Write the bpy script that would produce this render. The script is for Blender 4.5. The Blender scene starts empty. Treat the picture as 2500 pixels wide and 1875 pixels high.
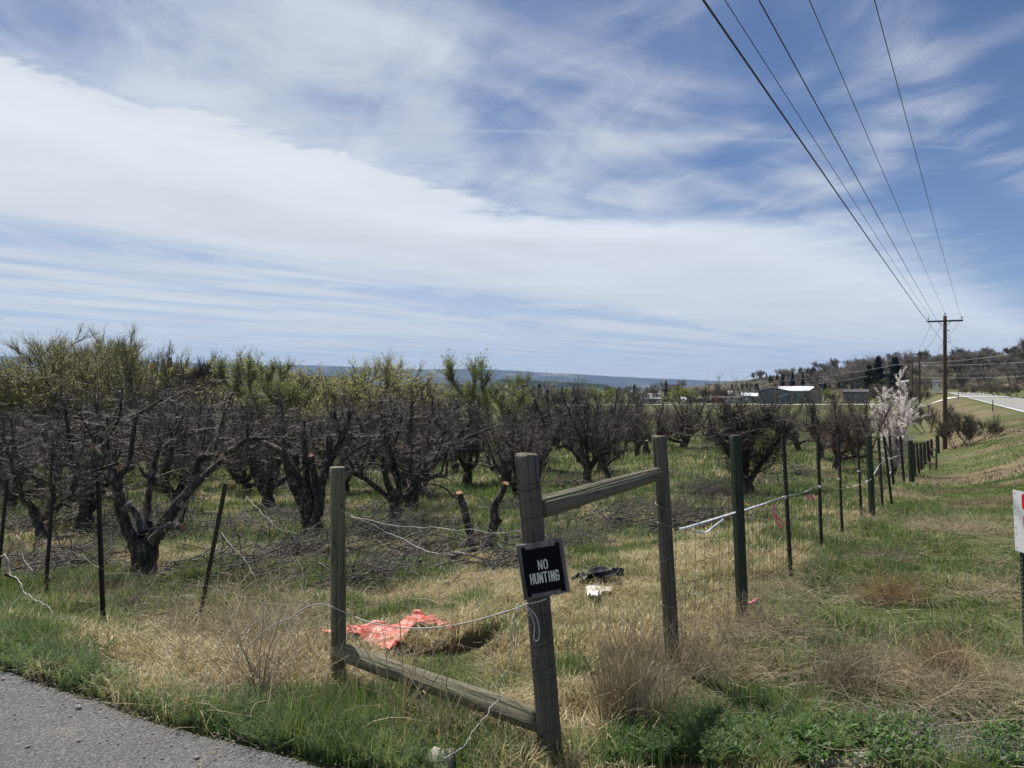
import bpy, math, random
import numpy as np
from mathutils import Vector, Matrix

random.seed(7); rng = np.random.default_rng(7)
R = math.radians
SC = bpy.context.scene
COL = SC.collection
F = 1878.0            # focal length in photo pixels (photo is 2500 wide)
E = 1.70              # eye height

# ------------------------------------------------------------------ camera
cam = bpy.data.cameras.new("camera"); camo = bpy.data.objects.new("camera", cam)
COL.objects.link(camo); SC.camera = camo
cam.sensor_width = 36.0; cam.lens = 36.0 * F / 2500.0
cam.clip_start = 0.05; cam.clip_end = 60000
camo.location = (0, 0, E); camo.rotation_euler = (R(90), 0, 0)

SC.cycles.use_denoising = True; SC.cycles.denoising_prefilter = 'ACCURATE'; SC.cycles.max_bounces = 6; SC.cycles.transparent_max_bounces = 8
# ------------------------------------------------------------------ light
SUN_AZ, SUN_EL = R(-27), R(57)      # azimuth from +Y towards +X
SC.view_settings.view_transform = 'Standard'; SC.view_settings.look = 'None'
SC.view_settings.exposure = 0.42; SC.view_settings.gamma = 1.0
sd = bpy.data.lights.new("sun", 'SUN'); sd.energy = 5.0; sd.angle = R(0.53); sd.color = (1.0, 0.95, 0.86)
so = bpy.data.objects.new("sun", sd); COL.objects.link(so)
sv = Vector((math.sin(SUN_AZ) * math.cos(SUN_EL), math.cos(SUN_AZ) * math.cos(SUN_EL), math.sin(SUN_EL)))
so.rotation_euler = sv.to_track_quat('Z', 'Y').to_euler(); so.location = (0, 0, 30)

W = bpy.data.worlds.new("World"); SC.world = W; W.use_nodes = True
nt = W.node_tree; nt.nodes.clear()
class NX:
    """small helper that writes node maths"""
    def __init__(s, t): s.t = t
    def n(s, ty, **k):
        o = s.t.nodes.new(ty)
        for a, b in k.items(): setattr(o, a, b)
        return o
    def put(s, sock, v):
        if isinstance(v, bpy.types.NodeSocket): s.t.links.new(v, sock)
        else: sock.default_value = v
    def m(s, op, a, b=0.0, c=0.0):
        o = s.n('ShaderNodeMath', operation=op)
        s.put(o.inputs[0], a); s.put(o.inputs[1], b); s.put(o.inputs[2], c)
        return o.outputs[0]
    def ss(s, x, a, b, lo=0.0, hi=1.0):
        o = s.n('ShaderNodeMapRange', interpolation_type='SMOOTHSTEP')
        s.put(o.inputs['Value'], x); s.put(o.inputs['From Min'], a); s.put(o.inputs['From Max'], b)
        s.put(o.inputs['To Min'], lo); s.put(o.inputs['To Max'], hi)
        return o.outputs['Result']
    def lin(s, x, a, b, lo=0.0, hi=1.0):
        o = s.n('ShaderNodeMapRange'); s.put(o.inputs['Value'], x)
        s.put(o.inputs['From Min'], a); s.put(o.inputs['From Max'], b)
        s.put(o.inputs['To Min'], lo); s.put(o.inputs['To Max'], hi)
        return o.outputs['Result']
    def xyz(s, x, y, z):
        o = s.n('ShaderNodeCombineXYZ'); s.put(o.inputs[0], x); s.put(o.inputs[1], y); s.put(o.inputs[2], z)
        return o.outputs[0]
    def noise(s, v, scale, det=6.0, rough=0.55, dist=0.0):
        o = s.n('ShaderNodeTexNoise'); s.put(o.inputs['Vector'], v)
        o.inputs['Scale'].default_value = scale; o.inputs['Detail'].default_value = det
        o.inputs['Roughness'].default_value = rough; o.inputs['Distortion'].default_value = dist
        return o.outputs['Fac']
    def mix(s, f, a, b, blend='MIX'):
        o = s.n('ShaderNodeMix', data_type='RGBA', blend_type=blend)
        s.put(o.inputs[0], f); s.put(o.inputs[6], a); s.put(o.inputs[7], b)
        return o.outputs[2]

def build_sky():
    x = NX(nt)
    sky = x.n('ShaderNodeTexSky', sky_type='NISHITA'); sky.sun_disc = False
    sky.sun_elevation = SUN_EL; sky.sun_rotation = SUN_AZ; sky.altitude = 1800
    sky.air_density = 1.0; sky.dust_density = 0.6; sky.ozone_density = 2.5
    tc = x.n('ShaderNodeTexCoord'); sep = x.n('ShaderNodeSeparateXYZ'); x.put(sep.inputs[0], tc.outputs['Generated'])
    dx, dy, dz = sep.outputs
    zc = x.m('MAXIMUM', x.m('ADD', dz, .012), 0.012)
    X = x.m('DIVIDE', dx, zc); Y = x.m('DIVIDE', dy, zc)      # position on a flat cloud layer
    a = x.m('ADD', x.m('MULTIPLY', X, .663), x.m('MULTIPLY', Y, .749))
    s = x.m('ADD', x.m('MULTIPLY', x.m('ADD', X, 1.55), -.749), x.m('MULTIPLY', x.m('SUBTRACT', Y, 2.33), .663))
    bend = x.m('MINIMUM', x.m('MULTIPLY', x.m('MAXIMUM', x.m('SUBTRACT', a, 3.25), 0.0), 1.05), 1.45)
    s1 = x.m('ADD', x.m('ADD', s, x.ss(a, 3.2, .9, .02, .20)), bend)
    P = x.xyz(X, Y, 0.0)
    PA = x.xyz(x.m('MULTIPLY', a, .22), x.m('MULTIPLY', s, 1.0), 0.0)      # streaked along the front
    n_edge = x.noise(x.xyz(x.m('MULTIPLY', a, 1.1), s, 2.0), 1.7, 8, .62, .8)
    n_fine = x.noise(P, 3.0, 9, .58, .8)
    soft = x.ss(a, 2.4, 5.0, .16, 1.1)
    e = x.m('ADD', s1, x.m('ADD', x.m('MULTIPLY', x.m('SUBTRACT', n_edge, .5), .75), x.m('MULTIPLY', x.m('SUBTRACT', n_fine, .5), .34)))
    sheet = x.ss(e, x.m('MULTIPLY', soft, -.35), soft)
    # long gaps behind the front
    n_gap = x.noise(PA, 1.0, 5, .5, .4)
    n_gap2 = x.noise(x.xyz(x.m('MULTIPLY', a, .1), x.m('MULTIPLY', s, .62), 7.0), 1.9, 6, .6, .35)
    gapzone = x.ss(s, 1.7, 2.8)
    gp = x.m('MULTIPLY', x.ss(x.m('ADD', x.m('MULTIPLY', n_gap, .55), x.m('MULTIPLY', n_gap2, .45)), .44, .58), gapzone)
    streak = x.m('SUBTRACT', 1.0, x.m('MULTIPLY', gp, .55))
    sheet = x.m('MULTIPLY', sheet, streak)
    # high thin cirrus in front of the sheet
    u = x.m('DIVIDE', dx, x.m('MAXIMUM', dy, .1))
    c1 = x.noise(x.xyz(x.m('MULTIPLY', a, .75), x.m('MULTIPLY', s, 1.2), 4.0), .9, 7, .55, .8)
    c2 = x.noise(x.xyz(x.m('ADD', x.m('MULTIPLY', X, .5), Y), x.m('MULTIPLY', X, 1.6), 9.0), 1.1, 7, .56, .9)
    cz = x.noise(P, .9, 2, .5, .3)
    thr = x.ss(u, .12, .62, .345, .50)
    cc = x.m('ADD', x.m('ADD', x.m('MULTIPLY', c1, .45), x.m('MULTIPLY', c2, .3)), x.m('MULTIPLY', cz, .25))
    cir = x.m('MULTIPLY', x.ss(cc, thr, x.m('ADD', thr, .27)), .86)
    # bright feather that crosses the upper right
    ray = x.m('ADD', x.m('SUBTRACT', Y, x.m('ADD', 1.05, x.m('MULTIPLY', X, 1.05))), x.m('MULTIPLY', x.m('SUBTRACT', n_fine, .5), .5))
    fe = x.m('MULTIPLY', x.ss(x.m('ABSOLUTE', ray), .30, .02), x.m('MULTIPLY', x.ss(c2, .38, .62), .34))
    fe = x.m('MULTIPLY', fe, x.m('MULTIPLY', x.ss(X, .5, 1.1), x.ss(Y, 4.4, 3.2)))
    # contrail
    tr = x.m('SUBTRACT', Y, x.m('ADD', 2.93, x.m('MULTIPLY', X, .10)))
    trn = x.m('ADD', tr, x.m('MULTIPLY', x.m('SUBTRACT', x.noise(P, 6, 4, .6), .5), .05))
    trail = x.m('MULTIPLY', x.ss(x.m('ABSOLUTE', trn), .028, .004), x.m('MULTIPLY', x.ss(x.noise(P, 2.2, 3, .5), .40, .62), .20))
    trail = x.m('MULTIPLY', trail, x.ss(X, -.5, .0))
    # horizon veil
    veil = x.ss(dz, .06, -.005, 0.0, .42)
    m = x.m('MAXIMUM', sheet, cir)
    m = x.m('ADD', m, x.m('MULTIPLY', x.m('SUBTRACT', 1.0, m), fe))
    m = x.m('ADD', m, x.m('MULTIPLY', x.m('SUBTRACT', 1.0, m), trail))
    m = x.m('MAXIMUM', m, veil)
    # a few small far cumulus just above the horizon
    az = x.m('ARCTAN2', dx, dy)
    for (px, py, w, h) in ((1027, 875, 30, 4.5), (1066, 869, 22, 4), (1235, 868, 24, 6), (1447, 869, 8, 3.5), (718, 876, 16, 3.5), (1120, 873, 18, 2.5)):
        uu = (px - 1250) / F; vv = (937.5 - py) / F; L = math.sqrt(1 + uu * uu + vv * vv)
        qx = x.m('DIVIDE', x.m('SUBTRACT', az, math.atan(uu)), w / F)
        qz = x.m('DIVIDE', x.m('SUBTRACT', dz, vv / L), h / F)
        qz = x.m('MULTIPLY', qz, x.ss(qz, .0, -.6, 1.0, 2.2))
        q = x.m('ADD', x.m('ADD', x.m('MULTIPLY', qx, qx), x.m('MULTIPLY', qz, qz)), x.m('MULTIPLY', x.m('SUBTRACT', x.noise(tc.outputs['Generated'], 260, 3, .6), .5), 1.6))
        m = x.m('MAXIMUM', m, x.m('MULTIPLY', x.ss(q, 1.1, .5), .92))
    shade = x.noise(x.xyz(x.m('MULTIPLY', a, .5), x.m('MULTIPLY', s, .9), 3.0), 1.3, 5, .5, .4)
    lum = x.lin(shade, .3, .7, .93, 1.03)
    glow = x.ss(x.m('ABSOLUTE', x.m('SUBTRACT', e, .55)), .9, .0, .0, .12)
    lum = x.m('ADD', lum, x.m('MULTIPLY', glow, 1.0))
    cl = x.n('ShaderNodeVectorMath', operation='SCALE'); cl.inputs[0].default_value = (5.4, 5.75, 6.15); x.put(cl.inputs[3], lum)
    skc = x.mix(1.0, sky.outputs[0], (SKYTINT[0], SKYTINT[1], SKYTINT[2], 1), 'MULTIPLY')
    col = x.mix(m, skc, cl.outputs[0])
    bg = x.n('ShaderNodeBackground'); x.put(bg.inputs[0], col); bg.inputs[1].default_value = 0.1
    out = x.n('ShaderNodeOutputWorld'); nt.links.new(bg.outputs[0], out.inputs[0])
SKYTINT = (.50, .525, .61)
build_sky()

# ------------------------------------------------------------------ helpers: noise, terrain
_T = np.random.default_rng(3).random((256, 256))
def vn(x, y, sc, seed=0):
    x = np.asarray(x, float) * sc + seed * 17.3 + 1000; y = np.asarray(y, float) * sc + seed * 9.7 + 1000
    xi = np.floor(x).astype(int); yi = np.floor(y).astype(int); fx = x - xi; fy = y - yi
    fx = fx * fx * (3 - 2 * fx); fy = fy * fy * (3 - 2 * fy)
    g = lambda i, j: _T[i & 255, j & 255]
    return (g(xi, yi) * (1 - fx) + g(xi + 1, yi) * fx) * (1 - fy) + (g(xi, yi + 1) * (1 - fx) + g(xi + 1, yi + 1) * fx) * fy
def fbm(x, y, sc, seed=0, octv=4):
    t = 0; a = .5; tot = 0
    for i in range(octv):
        t = t + a * vn(x, y, sc * 2 ** i, seed + i); tot += a; a *= .5
    return t / tot
def sst(x, a, b):
    t = np.clip((np.asarray(x, float) - a) / (b - a), 0, 1); return t * t * (3 - 2 * t)

_RY = np.array([0, 3.4, 5.7, 7.45, 9.2, 11.6, 14, 17, 25, 40, 62, 100, 180, 300, 1000, 3000, 9000, 20000.])
_RD = np.array([1.64, 1.72, 1.77, 1.88, 2.0, 2.16, 2.32, 2.55, 3.1, 4.0, 4.65, 5.0, 5.2, 6, 14, 30, 85, 190.])
_LY = np.array([0, 3.4, 4.6, 6.6, 8, 10, 14, 20, 30, 62, 100, 180, 300, 1000, 3000, 9000, 20000.])
_LD = np.array([1.64, 1.72, 1.88, 2.1, 2.32, 2.55, 2.95, 3.4, 3.9, 4.7, 5.0, 5.2, 6, 14, 30, 85, 190.])
def xf(y): return .17 + (y - 3.4) * .58                # line of the right-hand fence
def xroad(y): return np.interp(y, [0, 92, 184, 305, 350, 400, 440], [12.6, 61, 109.4, 173, 188, 186, 168])
def road_drop(y): return np.interp(y, [-50, 0, 35, 80, 300, 440], [1.7, 1.9, 2.75, 3.4, 3.5, 4.0])
_EX = np.array([-40, -6, -3.6, -2.95, -2.55, -2.08, -1.715, -1.263, -1.037, -.88, 0, 1.5, 4, 40.])
_EY = np.array([38, 6.7, 4.92, 4.43, 4.2, 3.94, 3.72, 3.525, 3.417, 3.34, 2.95, 2.7, 2.6, 2.6])
def sedge(x, y): return (y - np.interp(x, _EX, _EY)) * .87      # distance beyond the asphalt edge
_HY = [-50, 60, 90, 150, 200, 300, 400, 550, 700, 1200, 3000]
_HX = [70, 70, 92, 126, 155, 205, 215, 165, 120, 60, 60]
def hill(x, y):
    xh = np.interp(y, _HY, _HX)
    H = np.interp(y, [-50, 60, 200, 330, 450, 600, 800, 1100, 1500], [11, 13, 15.5, 19, 21, 16, 8, 0, 0])
    rise = sst(x - xh, 0, 75) * H + sst(x - xh, 60, 400) * 8 * (H > 0) * sst(y, 1400, 500)
    return rise * (.8 + .4 * fbm(x, y, .02, 31, 3))
TRENCH = None
def G0(x, y):
    x = np.asarray(x, float); y = np.asarray(y, float)
    yy = np.maximum(y, 0)
    r = np.interp(yy, _RY, _RD); l = np.interp(yy, _LY, _LD)
    t = sst(xf(yy) - x, 0, 4.5); d = r * (1 - t) + l * t
    k = sst(sedge(x, y), -.02, 1.6); d = 1.655 * (1 - k) + d * k
    xr = xroad(yy); b = sst(x - (xr - 13), 0, 11.3) * sst(y, 470, 400)
    d = d * (1 - b) + road_drop(yy) * b
    d = d + .75 * np.exp(-((x - (xr - 11.5)) / 4.0) ** 2) * sst(y, 470, 380) * sst(y, 6, 34)
    z = E - d
    near = np.exp(-(np.maximum(y - 6, 0) / 30) ** 2) * sst(sedge(x, y), .05, .8) * (1 - b)
    z = z + near * ((fbm(x, y, 1.9, 5, 3) - .5) * .11 + (fbm(x, y, .5, 8, 2) - .5) * .12)
    far = sst(y, 15, 50) * (1 - b)
    z = z + far * (fbm(x, y, .06, 11, 2) - .5) * .5 * sst(y, 400, 60)
    z = z + b * (1 - sst(x - (xr - 2.2), 0, .8)) * (fbm(x, y, .35, 12, 4) - .5) * .7
    return z + hill(x, y)
def G(x, y):
    z = G0(x, y)
    if TRENCH is not None:
        x = np.asarray(x, float); y = np.asarray(y, float); dm = np.full(np.broadcast(x, y).shape, 9.)
        for i in range(len(TRENCH) - 1):
            ax, ay, ra = TRENCH[i]; bx, by, rb = TRENCH[i + 1]
            vx, vy = bx - ax, by - ay; t = np.clip(((x - ax) * vx + (y - ay) * vy) / (vx * vx + vy * vy), 0, 1)
            dd = np.hypot(x - ax - t * vx, y - ay - t * vy) / (ra + (rb - ra) * t); dm = np.minimum(dm, dd)
        dm = dm + (fbm(x, y, 6, 3, 2) - .5) * .5
        z = z - .36 * sst(dm, 1.1, .75) + .05 * np.exp(-((dm - 1.6) / .5) ** 2)
    return z
_ys = np.concatenate([np.arange(2, 12, .01), np.arange(12, 60, .05), np.arange(60, 1500, .5)])
def gp(px, py):
    """where the view ray of a photo pixel meets the ground"""
    u = (px - 1250) / F; v = (937.5 - py) / F
    hit = (E + v * _ys) <= G(u * _ys, _ys)
    i = int(np.argmax(hit)) if hit.any() else len(_ys) - 1
    d = float(_ys[i]); return Vector((u * d, d, float(G(u * d, d))))
def at(px, py, d):
    return Vector(((px - 1250) / F * d, d, E + (937.5 - py) / F * d))
_tr = [(960, 1600, .09), (1010, 1606, .15), (1080, 1602, .17), (1130, 1586, .15), (1170, 1562, .12), (1212, 1550, .10)]
TRENCH = [(*[float(c) for c in gp(a, b)[:2]], r) for a, b, r in _tr]

# ------------------------------------------------------------------ helpers: materials
def mat(name): 
    m = bpy.data.materials.new(name); m.use_nodes = True; t = m.node_tree
    b = t.nodes['Principled BSDF']; return m, NX(t), b
def pos(x): return x.n('ShaderNodeNewGeometry').outputs['Position']
def objco(x): return x.n('ShaderNodeTexCoord').outputs['Object']
def c4(c): return (c[0], c[1], c[2], 1.0)
def bump(x, b, h, strength=.4, dist=.01):
    o = x.n('ShaderNodeBump'); o.inputs['Strength'].default_value = strength; o.inputs['Distance'].default_value = dist
    x.put(o.inputs['Height'], h); x.put(b.inputs['Normal'], o.outputs[0])
def simple(name, c1, c2=None, sc=8.0, rough=.7, metal=0.0, bmp=.3, bd=.004, spec=.5, stretch=None, det=6):
    m, x, b = mat(name); co = objco(x)
    if stretch:
        mp = x.n('ShaderNodeMapping'); x.put(mp.inputs[0], co); mp.inputs['Scale'].default_value = stretch; co = mp.outputs[0]
    n = x.noise(co, sc, det, .6)
    x.put(b.inputs['Base Color'], x.mix(x.ss(n, .35, .65), c4(c1), c4(c2 or c1)))
    b.inputs['Roughness'].default_value = rough; b.inputs['Metallic'].default_value = metal
    b.inputs['Specular IOR Level'].default_value = spec
    if bmp: bump(x, b, n, bmp, bd)
    return m
def vcol_mat(name, rough=.6, transl=.3, spec=.35, var=.25, nsc=3.0):
    """albedo from the mesh's own colour attribute plus a little variation"""
    m, x, b = mat(name)
    at_ = x.n('ShaderNodeAttribute', attribute_name='Col')
    n = x.noise(pos(x), nsc, 3, .6)
    o = x.n('ShaderNodeHueSaturation'); x.put(o.inputs['Color'], at_.outputs['Color']); x.put(o.inputs['Value'], x.lin(n, .3, .7, 1 - var, 1 + var))
    col = o.outputs[0]
    x.put(b.inputs['Base Color'], col); b.inputs['Roughness'].default_value = rough; b.inputs['Specular IOR Level'].default_value = spec
    if transl:
        t = x.n('ShaderNodeBsdfTranslucent'); x.put(t.inputs[0], col)
        ms = x.n('ShaderNodeMixShader'); ms.inputs[0].default_value = transl
        m.node_tree.links.new(b.outputs[0], ms.inputs[1]); m.node_tree.links.new(t.outputs[0], ms.inputs[2])
        m.node_tree.links.new(ms.outputs[0], m.node_tree.nodes['Material Output'].inputs[0])
    return m
def bark_mat(name, dark, light, amt=.5, sc=14, rough=.8, patch=5.0, objvar=.0):
    m, x, b = mat(name); co = objco(x)
    mp = x.n('ShaderNodeMapping'); x.put(mp.inputs[0], co); mp.inputs['Scale'].default_value = (1, 1, .35)
    n = x.noise(mp.outputs[0], sc, 8, .65, .6); n2 = x.noise(co, patch, 5, .6, .8); n3 = x.noise(mp.outputs[0], sc * 3, 4, .6)
    f = x.ss(x.m('ADD', x.m('MULTIPLY', n, .5), x.m('MULTIPLY', n2, .5)), .62 - amt * .2, .72 - amt * .2)
    base = x.mix(x.ss(n, .35, .65), c4(dark), c4([d * 2.0 for d in dark]))
    x.put(b.inputs['Base Color'], x.mix(f, base, c4(light)))
    b.inputs['Roughness'].default_value = rough; b.inputs['Specular IOR Level'].default_value = .4
    bump(x, b, x.m('ADD', n, x.m('MULTIPLY', n3, .4)), .9, .02)
    return m
def wood_mat(name, c1, c2, crack=.75):
    m, x, b = mat(name); co = objco(x)
    mp = x.n('ShaderNodeMapping'); x.put(mp.inputs[0], co); mp.inputs['Scale'].default_value = (1, 1, .045)
    n = x.noise(mp.outputs[0], 55, 8, .65, .5); n2 = x.noise(co, 5, 5, .6); 
    mp2 = x.n('ShaderNodeMapping'); x.put(mp2.inputs[0], co); mp2.inputs['Scale'].default_value = (1, 1, .03)
    cr = x.noise(mp2.outputs[0], 28, 3, .5, .8)
    crk = x.ss(x.m('ABSOLUTE', x.m('SUBTRACT', cr, .53)), .018, .002)
    crk = x.m('MULTIPLY', crk, x.ss(n2, .34, .42))
    col = x.mix(x.ss(n, .3, .7), c4(c1), c4(c2))
    col = x.mix(x.ss(n2, .5, .72, 0, .5), col, c4([c1[0] * .55, c1[1] * .6, c1[2] * .55]))
    # knots
    v = x.n('ShaderNodeTexVoronoi'); x.put(v.inputs['Vector'], co); v.inputs['Scale'].default_value = 6.5
    kn = x.ss(v.outputs['Distance'], .075, .04)
    col = x.mix(x.m('MULTIPLY', x.m('MAXIMUM', crk, kn), crack), col, c4((.02, .018, .014)))
    x.put(b.inputs['Base Color'], col); b.inputs['Roughness'].default_value = .78; b.inputs['Specular IOR Level'].default_value = .3
    bump(x, b, x.m('SUBTRACT', n, x.m('MULTIPLY', crk, 2.0)), .6, .006)
    return m

# ------------------------------------------------------------------ helpers: meshes
class MB:
    """collects numpy geometry; build() links it as ONE mesh object"""
    def __init__(s): s.V = []; s.Q = []; s.T = []; s.qm = []; s.tm = []; s.C = []; s.n = 0; s.hascol = False
    def add(s, V, quads=None, tris=None, mi=0, col=None):
        V = np.asarray(V, np.float32).reshape(-1, 3)
        if quads is not None and len(quads):
            q = np.asarray(quads, np.int32).reshape(-1, 4) + s.n; s.Q.append(q); s.qm.append(np.full(len(q), mi, np.int32))
        if tris is not None and len(tris):
            t = np.asarray(tris, np.int32).reshape(-1, 3) + s.n; s.T.append(t); s.tm.append(np.full(len(t), mi, np.int32))
        c = np.ones((len(V), 4), np.float32)
        if col is not None: c[:, :3] = col; s.hascol = True
        s.C.append(c); s.V.append(V); s.n += len(V)
    def tubes(s, P, Rd, sides=5, mi=0, col=None, cap=False):
        P = np.asarray(P, float); Rd = np.asarray(Rd, float)
        if P.ndim == 2: P = P[None]; Rd = Rd[None]
        n, k, _ = P.shape
        T = np.empty_like(P); T[:, 1:-1] = P[:, 2:] - P[:, :-2]; T[:, 0] = P[:, 1] - P[:, 0]; T[:, -1] = P[:, -1] - P[:, -2]
        T /= np.linalg.norm(T, axis=2, keepdims=True) + 1e-9
        m = np.abs((P[:, -1] - P[:, 0]) / (np.linalg.norm(P[:, -1] - P[:, 0], axis=1, keepdims=True) + 1e-9))
        ref = np.zeros((n, 3)); ref[np.arange(n), np.argmin(m, axis=1)] = 1
        B = np.cross(T, ref[:, None]); B /= np.linalg.norm(B, axis=2, keepdims=True) + 1e-9
        N = np.cross(B, T)
        a = np.arange(sides) / sides * 2 * np.pi
        V = P[:, :, None] + Rd[:, :, None, None] * (np.cos(a)[None, None, :, None] * N[:, :, None] + np.sin(a)[None, None, :, None] * B[:, :, None])
        i = np.arange(n)[:, None, None]; j = np.arange(k - 1)[None, :, None]; l = np.arange(sides)[None, None, :]; l2 = (l + 1) % sides
        b0 = (i * k + j) * sides
        q = np.stack([b0 + l, b0 + l2, b0 + sides + l2, b0 + sides + l], -1).reshape(-1, 4)
        if col is not None:
            col = np.asarray(col); 
            if col.ndim == 2: col = np.repeat(col, k * sides, axis=0)
        tri = None
        if cap:
            tri = []
            for ii in range(n):
                e = (ii * k + k - 1) * sides; b_ = ii * k * sides
                for l_ in range(1, sides - 1): tri.append((e, e + l_, e + l_ + 1)); tri.append((b_, b_ + l_ + 1, b_ + l_))
        s.add(V, q, tri, mi, col)
    def box(s, c, sz, rot=None, mi=0, bev=0.0):
        x, y, z = [v / 2 for v in sz]
        V = np.array([(i * x, j * y, k * z) for i in (-1, 1) for j in (-1, 1) for k in (-1, 1)], float)
        if rot is not None: V = V @ np.array(rot.to_3x3()).T
        V = V + np.array(c)
        s.add(V, [(0, 1, 3, 2), (4, 6, 7, 5), (0, 4, 5, 1), (2, 3, 7, 6), (0, 2, 6, 4), (1, 5, 7, 3)], mi=mi)
    def build(s, name, mats, parent=None, smooth=True, loc=None):
        me = bpy.data.meshes.new(name)
        V = np.concatenate(s.V) if s.V else np.zeros((0, 3), np.float32)
        if loc is not None: V = V - np.array(loc, np.float32)
        Q = np.concatenate(s.Q) if s.Q else np.zeros((0, 4), np.int32); T = np.concatenate(s.T) if s.T else np.zeros((0, 3), np.int32)
        me.vertices.add(len(V)); me.vertices.foreach_set('co', V.astype(np.float32).ravel())
        nl = len(Q) * 4 + len(T) * 3; me.loops.add(nl)
        me.loops.foreach_set('vertex_index', np.concatenate([Q.ravel(), T.ravel()]).astype(np.int32))
        me.polygons.add(len(Q) + len(T))
        st = np.concatenate([np.arange(len(Q)) * 4, len(Q) * 4 + np.arange(len(T)) * 3]).astype(np.int32)
        me.polygons.foreach_set('loop_start', st)
        mi = np.concatenate((s.qm or [np.zeros(0, np.int32)]) + (s.tm or [])).astype(np.int32) if (s.qm or s.tm) else np.zeros(0, np.int32)
        me.polygons.foreach_set('material_index', mi)
        me.polygons.foreach_set('use_smooth', np.full(len(Q) + len(T), smooth))
        if s.hascol:
            at_ = me.color_attributes.new('Col', 'FLOAT_COLOR', 'POINT'); at_.data.foreach_set('color', np.concatenate(s.C).ravel())
        for m in (mats if isinstance(mats, (list, tuple)) else [mats]): me.materials.append(m)
        me.update(calc_edges=True); me.validate()
        o = bpy.data.objects.new(name, me); COL.objects.link(o)
        if parent: o.parent = parent
        if loc is not None: o.location = loc
        return o
def tag(o, label=None, cat=None, group=None, kind=None):
    if label: o['label'] = label
    if cat: o['category'] = cat
    if group: o['group'] = group
    if kind: o['kind'] = kind
    return o
def empty(name, loc=(0, 0, 0), rz=0):
    o = bpy.data.objects.new(name, None); COL.objects.link(o); o.location = loc; o.rotation_euler = (0, 0, rz); o.empty_display_size = .2
    return o
KIDS = {}
def kids(o): return [c for c in COL.objects if c.parent == o]
def copy_tree(o, parent=None):
    c = o.copy(); COL.objects.link(c)
    if parent: c.parent = parent
    if o.name not in KIDS: KIDS[o.name] = kids(o)
    for ch in KIDS[o.name]: copy_tree(ch, c)
    return c
def smooth_path(pts, rad, n):
    """Catmull-Rom resample of a polyline with radii"""
    P = np.array([list(p) for p in pts], float); r = np.array(rad, float)
    if len(P) < 3:
        t = np.linspace(0, 1, n)[:, None]; return P[0] * (1 - t) + P[-1] * t, np.linspace(r[0], r[-1], n)
    PP = np.vstack([2 * P[0] - P[1], P, 2 * P[-1] - P[-2]]); out = []; ro = []
    for t in np.linspace(0, len(P) - 1 - 1e-6, n):
        i = int(t); f = t - i; a, b, c, d = PP[i], PP[i + 1], PP[i + 2], PP[i + 3]
        out.append(.5 * ((2 * b) + (-a + c) * f + (2 * a - 5 * b + 4 * c - d) * f * f + (-a + 3 * b - 3 * c + d) * f ** 3))
        ro.append(r[i] * (1 - f) + r[i + 1] * f)
    return np.array(out), np.array(ro)
def unit(v): return v / (np.linalg.norm(v, axis=-1, keepdims=True) + 1e-9)

# ------------------------------------------------------------------ materials
M = {}
M['bark'] = bark_mat('old_bark', (.022, .018, .015), (.20, .165, .12), .62, 16)
M['bark_far'] = bark_mat('far_bark', (.03, .025, .021), (.11, .095, .08), .4, 9)
M['bark_grey'] = bark_mat('grey_bark', (.05, .046, .042), (.24, .22, .2), .6, 16)
M['twig'] = vcol_mat('twig_bark', .5, 0, .45, .3, 2.0)
M['leaf'] = vcol_mat('young_leaf', .5, .55, .4, .3, 3.0)
M['grass'] = vcol_mat('grass_blades', .5, .42, .4, .22, 2.2)
M['dry'] = vcol_mat('dry_stems', .5, .32, .4, .22, 5.0)
M['petal'] = vcol_mat('blossom', .6, .5, .2, .08, 9.0)
M['cut'] = simple('cut_wood', (.40, .25, .14), (.22, .12, .065), 45, .85, 0, .4, spec=.2)
M['cut_pale'] = simple('cut_wood_pale', (.68, .50, .31), (.50, .33, .18), 30, .75, 0, .3)
M['wood_green'] = wood_mat('treated_wood_greenish', (.115, .105, .07), (.185, .17, .115))
M['wood_dark'] = wood_mat('weathered_wood_dark', (.075, .067, .052), (.15, .135, .105))
M['wood_pole'] = wood_mat('creosoted_pole_wood', (.075, .045, .028), (.13, .083, .052), .4)
M['wood_arm'] = simple('crossarm_wood', (.045, .038, .045), (.07, .06, .065), 9, .8)
M['paint_green'] = wood_mat('green_stained_wood', (.028, .040, .026), (.05, .066, .042), .6)
M['board'] = wood_mat('grey_plywood', (.13, .125, .115), (.24, .23, .215), .5)
M['wire'] = simple('dark_wire', (.06, .05, .045), (.12, .10, .085), 40, .5, .6, 0)
M['wire_pale'] = simple('galvanised_wire', (.30, .29, .27), (.42, .41, .39), 40, .45, .5, 0)
M['cable'] = simple('power_cable', (.025, .028, .035), (.04, .04, .05), 4, .6, 0, 0)
M['cable_pale'] = simple('aluminium_cable', (.35, .35, .36), (.42, .42, .42), 4, .5, .3, 0)
M['steel_green'] = simple('dark_green_steel', (.012, .028, .022), (.02, .04, .03), 30, .45, .2, .1)
M['steel_rust'] = simple('rusty_dark_steel', (.014, .015, .013), (.034, .024, .019), 30, .6, .2, .2)
M['rope'] = simple('white_twine', (.48, .47, .43), (.36, .34, .30), 60, .7, 0, .4, .001)
M['tape'] = simple('white_poly_tape', (.70, .72, .74), (.52, .54, .55), 30, .35, 0, .2, .002)
M['white'] = simple('white_plastic', (.78, .78, .77), (.7, .7, .69), 20, .5, 0, 0)
M['sheet_white'] = simple('white_reflective_sheet', (.74, .75, .76), (.70, .71, .72), 4, .35, 0, 0)
M['red'] = simple('sign_red', (.60, .012, .03), (.55, .012, .028), 6, .35, 0, 0)
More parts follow.
